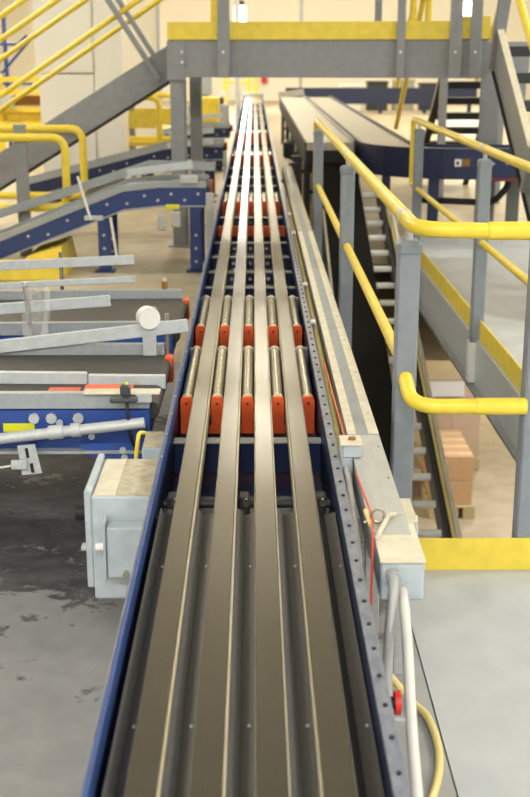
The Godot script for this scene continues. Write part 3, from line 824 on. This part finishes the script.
# ---------------------------------------------------------------- crossover with its stairs
func stair(t: Node3D, top: Vector3, run: Vector3, fall: float, depth: float, width: Vector3, n: int, plate := "steel_grey", tread := "dark_steel") -> void:
	# two stringers (plates) from top along run, falling; n open treads between
	for k in 2:
		var o: Vector3 = top + width * k
		var d := run.normalized()
		var poly := PackedVector2Array([Vector2(0, 0), Vector2(run.length(), -fall), Vector2(run.length(), -fall - depth), Vector2(0, -depth)])
		var sd := d.cross(Vector3.UP).normalized()
		var s := part(t, "stringer", prism(S(), poly, o - sd * 0.012, d, Vector3.UP, sd * 0.024), plate)
		part(s, "stringer_flange", beam(S(), o + Vector3(0, -depth, 0), o + run + Vector3(0, -fall - depth, 0), 0.07, 0.012), "black")
	for i in n:
		var f := (i + 0.5) / n
		var c := top + run * f + Vector3(0, -fall * f - depth * 0.45, 0) + width * 0.5
		var d := run.normalized()
		var b := Basis(width.normalized(), Vector3.UP, width.normalized().cross(Vector3.UP))
		part(t, "tread", box(S(), c, Vector3(width.length() - 0.03, 0.075, 0.22), 0.004, b), tread)

func crossover() -> void:
	var t := thing("crossover_platform", "grey steel crossover platform with yellow toe board spanning the sorter", "platform", Vector3(-0.7, 0, -10.15))
	t.rotation.y = -deg_to_rad(9.0)
	org = Vector3.ZERO
	# local frame: x along the front beam (0..2.6), -z to the rear
	part(t, "front_beam", bx(S(), 0.0, 2.58, 1.40, 1.69, -0.02, 0.0, 0.002), "steel_grey")
	part(t, "beam_flange", bx(S(), 0.0, 2.58, 1.40, 1.415, -0.10, -0.021), "steel_grey")
	part(t, "rear_beam", bx(S(), 0.0, 3.0, 1.40, 1.69, -1.62, -1.6, 0.002), "steel_grey")
	part(t, "side_beam", bx(S(), 0.0, 0.02, 1.42, 1.685, -1.6, -0.102), "steel_grey")
	part(t, "side_beam", bx(S(), 2.56, 2.58, 1.42, 1.685, -1.6, -0.102), "steel_grey")
	part(t, "deck_plate", bx(S(), 0.0, 2.58, 1.691, 1.70, -1.62, -0.005), "dark_steel")
	part(t, "toe_board", bx(S(), -0.005, 2.3, 1.695, 1.835, 0.001, 0.012, 0.001), "yellow_board")
	part(t, "toe_board", bx(S(), 2.31, 2.585, 1.705, 1.87, 0.002, 0.014, 0.001), "yellow_board")
	part(t, "toe_board", bx(S(), -0.005, 2.585, 1.70, 1.835, -1.64, -1.622, 0.001), "yellow_board")
	for p in [[0.0, -0.10, 0.12], [-0.09, -1.3, 0.10], [2.57, -1.64, 0.18], [2.86, -1.64, 0.12]]:
		var c := part(t, "column", bx(S(), p[0], p[0] + p[2], 0.012, 1.40, p[1] - 0.02, p[1] + 0.078, 0.006), "steel_grey")
		part(c, "base_plate", bx(S(), p[0] - 0.03, p[0] + p[2] + 0.03, 0.0, 0.012, p[1] - 0.07, p[1] + 0.13), "steel_grey")
	part(t, "end_plate", bx(S(), -0.012, 0.14, 1.38, 1.69, 0.001, 0.008, 0.001), "steel_grey")
	for y in [1.60, 1.52]:
		put(t, "bolt", shared["bolt_big"], "white", Vector3(0.115, y, 0.01), Basis(Vector3.RIGHT, PI / 2))
	for q in [[0.42, 0.095], [1.86, 0.065], [2.27, 0.10], [2.43, 0.09]]:
		var p := part(t, "railing_post", bx(S(), q[0], q[0] + q[1], 1.40, 2.8, 0.015, 0.065, 0.005), "steel_grey")
		put(p, "bolt", shared["bolt_big"], "white", Vector3(q[0] + q[1] / 2, 1.60, 0.066), Basis(Vector3.RIGHT, PI / 2))
	for x in [0.2, 0.31, 1.95, 2.08]:
		part(t, "yellow_upright", cyl(S(), Vector3(x, 1.70, -0.95), Vector3(x, 2.8, -0.95), 0.03, 12), "yellow")
	for z in [0.04, -0.95]:
		for y in [2.80, 2.32]:
			part(t, "handrail", cyl(S(), Vector3(0.0, y, z), Vector3(2.58, y, z), 0.025, 12), "yellow")
	part(t, "thin_post", bx(S(), 1.62, 1.68, 1.70, 2.8, -1.0, -0.94, 0.004), "steel_grey")

	# left stair, descending to the left
	t = thing("crossover_stair", "grey stair with yellow handrails descending to the left of the crossover", "stairs", Vector3(-1.8, 0, -10.9))
	stair(t, Vector3(-0.72, 1.66, -10.5), Vector3(-2.1, 0, 0), 1.27, 0.30, Vector3(0, 0, -0.95), 8)
	var dn := Vector3(-2.1, -1.27, 0)
	for q in [[-10.46, 1.0], [-11.5, 1.0]]:
		var z: float = q[0]
		for x in [-0.80, -3.1]:
			var y0: float = 1.66 - 0.605 * (-0.72 - x) - 0.24
			var pa := Vector3(x, y0, z)
			part(t, "railing_post", beam(S(), pa, pa + Vector3(-0.72, 1.12, 0), 0.045, 0.085, 0.004, Vector3.BACK), "steel_grey")
	for q in [[Vector3(-0.62, 2.86, -10.5), 0.024], [Vector3(-0.62, 2.68, -10.5), 0.024], [Vector3(-0.62, 2.24, -10.5), 0.024], [Vector3(-0.62, 2.66, -11.55), 0.024], [Vector3(-0.62, 2.22, -11.55), 0.024]]:
		part(t, "handrail", cyl(S(), q[0], q[0] + Vector3(-2.4, -1.55, 0), q[1], 12), "yellow")

	# right stair, descending towards the viewer
	t = thing("crossover_stair", "grey stair with dusty stringer edge descending beside the far railing", "stairs", Vector3(2.2, 0, -8.2))
	stair(t, Vector3(1.86, 1.86, -9.55), Vector3(0, 0, 2.45), 1.50, 0.36, Vector3(0.8, 0, 0), 8)
	part(t, "edge_strip", beam(S(), Vector3(1.86, 1.868, -9.55), Vector3(1.86, 0.368, -7.1), 0.05, 0.014), "dust")
	part(t, "railing_post", beam(S(), Vector3(1.84, 1.46, -9.5), Vector3(1.90, 2.6, -9.1), 0.09, 0.05, 0.004), "steel_grey")
	part(t, "railing_post", beam(S(), Vector3(1.84, 0.70, -8.1), Vector3(1.90, 1.9, -7.5), 0.09, 0.05, 0.004), "steel_grey")
	for y in [2.40, 2.85]:
		part(t, "handrail", cyl(S(), Vector3(1.87, y, -9.55), Vector3(1.87, y - 1.5, -7.1), 0.028, 12), "yellow")
	part(t, "handrail", cyl(S(), Vector3(2.66, 2.85, -9.55), Vector3(2.66, 1.35, -7.1), 0.028, 12), "yellow")

	# rear stair with open treads
	t = thing("rear_stair", "open stair with dark treads under the crossover descending away", "stairs", Vector3(2.3, 0, -14.3))
	stair(t, Vector3(2.03, 1.60, -13.1), Vector3(0, 0, -2.0), 1.42, 0.18, Vector3(0.62, 0, 0), 8, "steel_grey", "black")
	for q in [[1.76, 1.9], [1.76, 2.4], [2.72, 2.4]]:
		part(t, "handrail", cyl(S(), Vector3(q[0], q[1] + 0.3, -12.9), Vector3(q[0], q[1] - 1.2, -15.1), 0.03, 12), "yellow")
	for x in [2.03, 2.65]:
		part(t, "support", bx(S(), x - 0.04, x + 0.04, 0.0, 1.45, -13.2, -13.12, 0.004), "steel_grey")
	part(t, "rail_bracket", bx(S(), 1.76, 2.03, 1.35, 1.39, -13.4, -13.36), "steel_grey")

# ---------------------------------------------------------------- incline down through the opening
func incline() -> void:
	var t := thing("incline_conveyor", "black-belted incline conveyor with pale rollers descending through the opening", "conveyor", Vector3(0.85, -2.5, -7))
	# line of the belt surface: y = 0.76 at z = -12.0, falling 0.36 per metre towards the viewer
	var a := Vector3(0, 0.58, -11.5)
	var d := Vector3(0, -0.36, 1.0)
	var L := 9.6
	var b := a + d * L
	part(t, "belt", beam(S(), a + Vector3(0.78, 0, 0), b + Vector3(0.78, 0, 0), 0.38, 0.02), "rubber")
	for x in [0.575]:
		part(t, "side_rail", beam(S(), a + Vector3(x, -0.03, 0), b + Vector3(x, -0.03, 0), 0.03, 0.16, 0.003), "dark_steel")
	var r := part(t, "side_rail", beam(S(), a + Vector3(1.14, -0.03, 0) + d * 0.5, b + Vector3(1.14, -0.03, 0), 0.035, 0.17, 0.003), "dark_steel")
	part(r, "guard_board", beam(S(), a + Vector3(1.19, 0.03, 0) + d * 1.2, b + Vector3(1.19, 0.03, 0), 0.03, 0.2, 0.003), "dust")
	part(r, "guard_edge", beam(S(), a + Vector3(1.165, 0.10, 0) + d * 1.2, b + Vector3(1.165, 0.10, 0), 0.018, 0.012), "cable_yellow", "thin yellowed edge of the guard")
	part(t, "guard_board", beam(S(), a + Vector3(0.60, 0.06, 0) + d * 1.1, a + Vector3(0.60, 0.06, 0) + d * 3.9, 0.02, 0.1, 0.002), "dust")
	var keep := org
	org = Vector3.ZERO
	var rm := cyl(S(), Vector3(0.975, 0, 0), Vector3(1.12, 0, 0), 0.024, 12).commit()
	org = keep
	var n := 36
	for i in n:
		var p := a + d * (0.6 + i * 0.25) + Vector3(0, -0.02, 0)
		put(t, "roller", rm, "white", p)
	for s in [6.0, 9.0]:
		var p := a + d * float(s)
		for x in [0.575, 1.14]:
			part(t, "leg", bx(S(), x - 0.03, x + 0.03, -3.0, p.y - 0.12, p.z - 0.03, p.z + 0.03, 0.004), "dark_steel")

# ---------------------------------------------------------------- flat and curved conveyors beyond the opening
func flat_conveyors() -> void:
	var t := thing("sheet_metal_conveyor", "straight pale sheet-metal conveyor leading to the black incline", "conveyor", Vector3(0.72, 0, -17))
	part(t, "bed", bx(S(), 0.50, 0.94, 0.70, 0.77, -23.5, -11.56, 0.004), "chute")
	part(t, "side_skirt", bx(S(), 0.485, 0.499, 0.55, 0.775, -23.5, -11.56, 0.002), "dark_steel")
	part(t, "side_skirt", bx(S(), 0.941, 0.955, 0.55, 0.80, -23.5, -11.56, 0.002), "dusty_steel")
	part(t, "front_lip", bx(S(), 0.50, 0.94, 0.70, 0.772, -11.559, -11.545, 0.002), "dust")
	part(t, "front_apron", bx(S(), 0.50, 0.94, 0.50, 0.699, -11.58, -11.565, 0.002), "black")
	part(t, "end_board", beam(S(), Vector3(0.47, 0.80, -23.6), Vector3(0.96, 0.86, -23.6), 0.03, 0.12), "chute")
	for z in [-11.9, -14.0, -16.5, -19.0, -22.0]:
		for x in [0.52, 0.92]:
			part(t, "leg", bx(S(), x - 0.03, x + 0.03, 0.0, 0.70, z - 0.03, z + 0.03, 0.003), "dark_steel")
		part(t, "brace", bx(S(), 0.55, 0.89, 0.25, 0.29, z - 0.015, z + 0.015), "dark_steel")
	for p in [[-12.6, 0.30], [-15.0, 0.34]]:
		part(t, "drive_motor", bx(S(), 0.36, 0.484, p[1], p[1] + 0.2, p[0] - 0.2, p[0] + 0.1, 0.02), "dark_steel")
		part(t, "motor_bracket", bx(S(), 0.40, 0.50, p[1] + 0.2005, 0.56, p[0] - 0.1, p[0], 0.004), "dark_steel")

	# curve turning right
	t = thing("curve_conveyor", "curved conveyor with pale bed and blue side turning right under the stair", "conveyor", Vector3(2, 0, -12))
	var cx := 1.91
	var cz := -11.6
	var ri := 0.42
	var ro := 0.90
	var prof := []
	# path of centre edge points: straight from far, quarter arc, straight to the right
	var inner := [Vector2(cx - ri, -24.0)]
	var outer := [Vector2(cx - ro, -24.0)]
	for k in 13:
		var an := PI + 0.5 * PI * k / 12.0
		# from -x direction round to +z direction
		inner.append(Vector2(cx + cos(an) * ri, cz - sin(an) * ri))
		outer.append(Vector2(cx + cos(an) * ro, cz - sin(an) * ro))
	inner.append(Vector2(7.0, cz + ri))
	outer.append(Vector2(7.0, cz + ro))
	var st := S()
	var sk := S()
	var sk2 := S()
	var tp := S()
	for i in inner.size() - 1:
		var a: Vector2 = inner[i]
		var b: Vector2 = inner[i + 1]
		var c: Vector2 = outer[i + 1]
		var d: Vector2 = outer[i]
		var y := 0.75
		quad(st, Vector3(a.x, y, a.y), Vector3(b.x, y, b.y), Vector3(c.x, y, c.y), Vector3(d.x, y, d.y), Vector3.UP)
		quad(st, Vector3(a.x, y - 0.05, a.y), Vector3(b.x, y - 0.05, b.y), Vector3(c.x, y - 0.05, c.y), Vector3(d.x, y - 0.05, d.y), Vector3.DOWN)
		for q in [[d, c, sk], [a, b, sk2]]:
			var nrm := Vector3(q[1].y - q[0].y, 0, -(q[1].x - q[0].x)).normalized()
			var s0: Vector2 = q[0]
			var s1: Vector2 = q[1]
			var off := Vector3(nrm.x, 0, nrm.z) * 0.012
			var P0 := Vector3(s0.x, 0, s0.y)
			var P1 := Vector3(s1.x, 0, s1.y)
			var up := Vector3(0, y + 0.03, 0)
			var dn := Vector3(0, y - 0.24, 0)
			quad(q[2], P0 + off + up, P1 + off + up, P1 + off + dn, P0 + off + dn, nrm)
			quad(q[2], P0 - off + up, P1 - off + up, P1 - off + dn, P0 - off + dn, -nrm)
			quad(q[2], P0 - off + up, P1 - off + up, P1 + off + up, P0 + off + up, Vector3.UP)
			quad(q[2], P0 - off + dn, P1 - off + dn, P1 + off + dn, P0 + off + dn, Vector3.DOWN)
	part(t, "bed", st, "chute")
	var so := part(t, "side_frame", sk, "navy")
	part(t, "side_frame", sk2, "navy")
	for i in 16:
		put(so, "bolt", shared["bolt_big"], "galv", Vector3(2.0 + i * 0.12, 0.65, cz + ro + 0.016), Basis(Vector3.RIGHT, PI / 2))
	part(so, "wear_strip", bx(S(), 1.99, 7.0, 0.495, 0.525, cz + ro + 0.012, cz + ro + 0.022), "maroon")
	part(so, "label_plate", bx(S(), 1.775, 1.835, 0.625, 0.69, cz + ro + 0.0135, cz + ro + 0.016), "white", "small white label plate")
	part(so, "label_plate", bx(S(), 1.84, 1.91, 0.625, 0.69, cz + ro + 0.0135, cz + ro + 0.016), "brown", "small brown label plate")
	part(so, "label_mark", bx(S(), 1.79, 1.812, 0.64, 0.67, cz + ro + 0.0165, cz + ro + 0.0175), "black")
	for p in [[1.62, -10.86], [2.75, -10.72], [3.6, -10.72], [1.13, -13.5], [1.13, -17], [1.48, -13.5], [1.48, -17], [1.13, -22], [1.48, -22], [2.75, -11.16], [3.6, -11.16]]:
		part(t, "leg", bx(S(), p[0] - 0.045, p[0] + 0.045, 0.0, 0.51, p[1] - 0.04, p[1] + 0.04, 0.004), "navy")
	part(t, "lower_tube", tube(S(), bend([Vector3(1.5, 0.30, -10.98), Vector3(2.2, 0.27, -10.98), Vector3(2.32, 0.42, -10.98), Vector3(2.32, 0.50, -10.98)], 0.1, 6), 0.03, 10), "black")

# ---------------------------------------------------------------- pallets below the deck
func carton(c: Vector3, s: Vector3, label: String, group := "") -> void:
	var t := thing("cardboard_box", label, "box", Vector3(c.x, c.y - s.y / 2, c.z), group)
	part(t, "carton", box(S(), c, s, 0.006), "cardboard")
	part(t, "packing_tape", bx(S(), c.x - s.x / 2 + 0.004, c.x + s.x / 2 - 0.004, c.y + s.y / 2, c.y + s.y / 2 + 0.002, c.z - 0.025, c.z + 0.025), "tape")

func pallet(at: Vector3, w: float, d: float, label: String) -> void:
	var t := thing("wooden_pallet", label, "pallet", at)
	for i in 5:
		var z := at.z - d / 2 + 0.05 + i * (d - 0.1) / 4
		part(t, "top_board", bx(S(), at.x - w / 2, at.x + w / 2, at.y + 0.12, at.y + 0.14, z - 0.05, z + 0.05, 0.003), "wood")
	for i in 3:
		var x := at.x - w / 2 + 0.06 + i * (w - 0.12) / 2
		part(t, "stringer", bx(S(), x - 0.06, x + 0.06, at.y, at.y + 0.119, at.z - d / 2, at.z + d / 2, 0.004), "wood")

func pallets() -> void:
	var gy := -3.0
	pallet(Vector3(2.02, gy, -11.83), 0.46, 0.95, "wooden pallet under the two layers of cardboard boxes")
	var names := ["nearest", "second", "third", "farthest"]
	for i in 4:
		for j in 2:
			carton(Vector3(2.02, gy + 0.141 + 0.13 + j * 0.263, -11.50 - i * 0.221), Vector3(0.40, 0.26, 0.217), "tan cardboard box, %s on the %s layer of the near pallet" % [names[i], "lower" if j == 0 else "upper"], "cardboard boxes on the near pallet")
	pallet(Vector3(2.24, gy, -13.3), 0.66, 0.9, "wooden pallet under the film-wrapped load")
	var t := thing("wrapped_load", "film-wrapped load of brown cartons on the rear pallet", "load", Vector3(2.24, gy + 0.142, -13.3))
	for j in 2:
		for i in 2:
			part(t, "carton", bx(S(), 1.92 + i * 0.321, 2.238 + i * 0.321, gy + 0.142 + j * 0.36, gy + 0.50 + j * 0.36, -13.68, -12.92, 0.006), "cardboard")
	part(t, "film", bx(S(), 1.914, 2.566, gy + 0.142, gy + 0.866, -13.69, -12.91, 0.01), "wrap", "clear stretch film")
	t = thing("crate", "white crate with a pale wooden top on the wrapped load", "crate", Vector3(2.12, gy + 0.868, -13.25))
	part(t, "body", bx(S(), 1.88, 2.36, gy + 0.868, gy + 1.06, -13.66, -12.86, 0.008), "white")
	part(t, "top_sheet", bx(S(), 1.86, 2.38, gy + 1.062, gy + 1.08, -13.68, -12.84, 0.003), "wood")
	carton(Vector3(1.42, gy + 0.2, -12.3), Vector3(0.4, 0.4, 0.4), "tan cardboard box on the ground seen between the incline rollers")

# ---------------------------------------------------------------- background
func background() -> void:
	var t := thing("wall_panel", "tall cream panel box behind the crossover stair", "panel", Vector3(-1.95, 0, -14.3), "", "")
	part(t, "lower_panel", bx(S(), -2.44, -1.82, 0.0, 1.36, -14.8, -14.0, 0.006), "panel_white")
	part(t, "upper_panel", bx(S(), -2.47, -1.82, 1.375, 4.2, -14.8, -13.98, 0.006), "panel_white")
	part(t, "corner_panel", bx(S(), -1.816, -1.50, 0.0, 4.2, -14.7, -14.02, 0.006), "panel_white")
	t = thing("partition_panel", "pale partition panel standing behind the cream panel box", "panel", Vector3(-1.2, 0, -16.4))
	part(t, "sheet", bx(S(), -2.0, -1.28, 0.0, 4.5, -16.5, -16.4, 0.006), "panel_white")
	part(t, "post", bx(S(), -1.279, -1.24, 0.0, 4.5, -16.52, -16.38, 0.004), "galv")

	# yellow machine frames behind the stair
	t = thing("yellow_machine_frame", "yellow machine frame with brown panels behind the stair", "machine", Vector3(-3.5, 0, -18))
	for y in [0.55, 0.75, 1.0, 1.18]:
		part(t, "rail", bx(S(), -4.6, -3.02, y, y + 0.07, -18.05, -17.95, 0.004), "yellow")
	for x in [-4.5, -3.75, -3.08]:
		part(t, "post", bx(S(), x - 0.05, x + 0.05, 0.0, 1.3, -18.15, -18.06, 0.004), "yellow")
	part(t, "brown_panel", bx(S(), -4.5, -3.08, 0.84, 0.98, -18.3, -18.16, 0.004), "brown")
	part(t, "yellow_panel", bx(S(), -4.5, -3.08, 0.4, 0.8, -18.3, -18.16, 0.004), "yellow_board")
	part(t, "control_unit", bx(S(), -3.72, -3.5, 0.82, 1.0, -17.94, -17.8, 0.01), "galv")
	t = thing("blue_rack", "thin blue rack struts above the yellow machine frame", "rack", Vector3(-3.9, 0, -19.5))
	for q in [[-4.4, 1.1, -3.55, 1.85], [-4.15, 1.1, -3.3, 2.0], [-4.5, 1.9, -3.9, 1.15], [-4.6, 1.12, -3.3, 1.12], [-4.6, 1.72, -3.7, 1.72]]:
		part(t, "strut", cyl(S(), Vector3(q[0], q[1], -19.5), Vector3(q[2], q[3], -19.5), 0.022, 8), "blue")
	for x in [-4.6, -3.9]:
		part(t, "upright", bx(S(), x - 0.03, x + 0.03, 0.0, 2.2, -19.53, -19.47, 0.003), "blue")
	t = thing("yellow_floor_guard", "low yellow floor guard below the third spur", "guard", Vector3(-1.9, 0, -8.9))
	part(t, "kerb", bx(S(), -3.2, -1.42, 0.0, 0.12, -8.8, -8.55, 0.01), "yellow_board")
	part(t, "ramp", prism(S(), PackedVector2Array([Vector2(-1.74, 0.0), Vector2(-1.40, 0.0), Vector2(-1.44, 0.21), Vector2(-1.70, 0.13)]), Vector3(0, 0, -9.4), Vector3.RIGHT, Vector3.UP, Vector3(0, 0, 0.595)), "yellow_board")
	# far loop guards and yellow cabinet
	for q in [[-14.6, -1.13, "nearer of two yellow loop guards past the crossover column"], [-15.3, -0.98, "farther of two yellow loop guards past the crossover column"]]:
		t = thing("loop_guard_rail", q[2], "railing", Vector3(-1.4, 0, q[0]))
		part(t, "loop_tube", tube(S(), bend([Vector3(-2.4, 1.08, q[0]), Vector3(q[1], 1.08, q[0]), Vector3(q[1], 0.55, q[0]), Vector3(-2.4, 0.55, q[0])], 0.12, 8), 0.035, 12), "yellow")
		part(t, "mesh_panel", bx(S(), -1.5, q[1] - 0.05, 0.72, 0.92, q[0] - 0.06, q[0] - 0.04), "yellow_board")
		part(t, "post", bx(S(), -1.6, -1.5, 0.0, 1.0, q[0] - 0.1, q[0] - 0.04, 0.004), "steel_grey")
	t = thing("yellow_cabinet", "yellow cabinet beside the sorter beyond the crossover", "cabinet", Vector3(-0.66, 0, -18.6))
	part(t, "body", bx(S(), -0.90, -0.53, 0.55, 0.94, -18.9, -18.5, 0.01), "yellow_board")
	part(t, "door_panel", bx(S(), -0.87, -0.56, 0.60, 0.90, -18.499, -18.49, 0.003), "yellow")
	part(t, "plinth", bx(S(), -0.88, -0.55, 0.0, 0.549, -18.88, -18.52, 0.006), "steel_grey")
	t = thing("grey_cabinet", "pale grey cabinet on a post above the yellow cabinet", "cabinet", Vector3(-0.9, 0, -21))
	part(t, "body", bx(S(), -0.95, -0.72, 0.9, 1.2, -21.1, -20.9, 0.01), "enclosure")
	part(t, "post", bx(S(), -0.9, -0.78, 0.0, 0.899, -21.05, -20.95, 0.004), "steel_grey")
	t = thing("machine_cabinet", "low grey machine with white cap left of the far sorter", "machine", Vector3(-0.8, 0, -24))
	part(t, "body", bx(S(), -1.3, -0.5, 0.0, 0.62, -24.6, -23.8, 0.02), "steel_grey")
	part(t, "top", bx(S(), -1.2, -0.6, 0.621, 0.75, -24.5, -23.9, 0.02), "dark_steel")
	part(t, "cap", cyl(S(), Vector3(-0.62, 0.751, -24.1), Vector3(-0.62, 0.86, -24.1), 0.07, 16), "white")
	t = thing("pipe_post", "pale round pipe post left of the sorter's far end", "post", Vector3(-0.35, 0, -26))
	part(t, "pipe", cyl(S(), Vector3(-0.35, 0.0, -26), Vector3(-0.35, 3.2, -26), 0.05, 14), "alu")
	part(t, "base", cyl(S(), Vector3(-0.35, 0.0, -26), Vector3(-0.35, 0.03, -26), 0.12, 14), "alu")
	t = thing("yellow_gate_frame", "yellow gate frame at the far end near the sorter", "gate", Vector3(-0.4, 0, -34))
	for x in [-0.80, -0.14, 0.05]:
		part(t, "post", bx(S(), x - 0.05, x + 0.05, 0.0, 1.3, -34.05, -33.95, 0.004), "yellow")
	part(t, "rail", bx(S(), -0.80, 0.05, 1.3, 1.38, -34.05, -33.95, 0.004), "yellow")
	part(t, "rail", bx(S(), -0.75, -0.19, 0.75, 0.82, -34.03, -33.97, 0.004), "yellow")
	# far blue conveyor and stock
	t = thing("blue_conveyor", "dark blue conveyor crossing in front of the far wall", "conveyor", Vector3(2.0, 0, -33))
	part(t, "side_frame", bx(S(), 0.85, 6.0, 0.25, 0.68, -33.02, -32.98, 0.004), "navy")
	part(t, "bed", bx(S(), 0.85, 6.0, 0.6, 0.66, -33.6, -33.03, 0.004), "dark_steel")
	for x in [1.0, 2.2, 3.4, 4.6, 5.8]:
		part(t, "leg", bx(S(), x - 0.05, x + 0.05, 0.0, 0.249, -33.04, -32.96), "navy")
	t = thing("column_pole", "thin blue-grey pole against the far wall", "pole", Vector3(1.4, 0, -36))
	part(t, "shaft", bx(S(), 1.32, 1.40, 0.0, 5.0, -36.04, -35.96, 0.004), "steel_grey")
	part(t, "base", bx(S(), 1.24, 1.48, 0.0, 0.02, -36.12, -35.88), "steel_grey")
	t = thing("fire_extinguisher", "small red extinguisher on the far wall above the sorter's end", "extinguisher", Vector3(0.35, 0.6, -41.9))
	part(t, "cylinder", cyl(S(), Vector3(0.35, 0.58, -41.88), Vector3(0.35, 0.9, -41.88), 0.1, 16), "red")
	part(t, "valve", cyl(S(), Vector3(0.35, 0.9, -41.88), Vector3(0.35, 1.0, -41.88), 0.04, 10), "black")
	part(t, "sign", bx(S(), 0.2, 0.5, 1.1, 1.3, -41.995, -41.97), "maroon")
	var rng := RandomNumberGenerator.new()
	rng.seed = 21
	var k := 0
	for q in [[2.75, 0.66, "white"], [3.5, 0.75, "dark_steel"], [4.25, 0.8, "chute"], [5.0, 0.7, "dark_steel"]]:
		t = thing("stock_crate", ["white crate", "dark crate beside the white one", "cream crate", "dark crate behind the rear stair"][k] + " standing at the far right of the hall", "crate", Vector3(q[0], 0, -35))
		part(t, "body", bx(S(), q[0] - 0.28, q[0] + 0.28, 0.0, q[1], -35.3, -34.7, 0.01), q[2])
		part(t, "lid", bx(S(), q[0] - 0.3, q[0] + 0.3, q[1] + 0.001, q[1] + 0.06, -35.32, -34.68, 0.008), q[2])
		k += 1
	# two bright lamps seen above the crossover
	for q in [[-0.40, 2.62, -36.0, "bright white lamp seen above the crossover left of centre"], [6.1, 2.75, -36.0, "bright white lamp seen above the crossover's stair end"]]:
		t = thing("pendant_lamp", q[3], "lamp", Vector3(q[0], q[1], q[2]))
		var c := Vector3(q[0], q[1], q[2])
		part(t, "glass", tube(S(), [c + Vector3(0, -0.28, 0), c + Vector3(0, -0.2, 0), c + Vector3(0, 0.25, 0)], 0.17, 14), "lamp_glow")
		part(t, "cap", cyl(S(), c + Vector3(0, 0.251, 0), c + Vector3(0, 0.4, 0), 0.12, 12), "dark_steel")
		part(t, "cable", cyl(S(), c + Vector3(0, 0.4, 0), Vector3(q[0], 7.0, q[2]), 0.012, 6), "black")
		var l := OmniLight3D.new()
		l.name = "pendant_light"
		l.light_energy = 3.0
		l.light_size = 0.2
		l.omni_range = 40.0
		l.shadow_enabled = true
		l.position = Vector3(0, -0.6, 0.3)
		t.add_child(l)
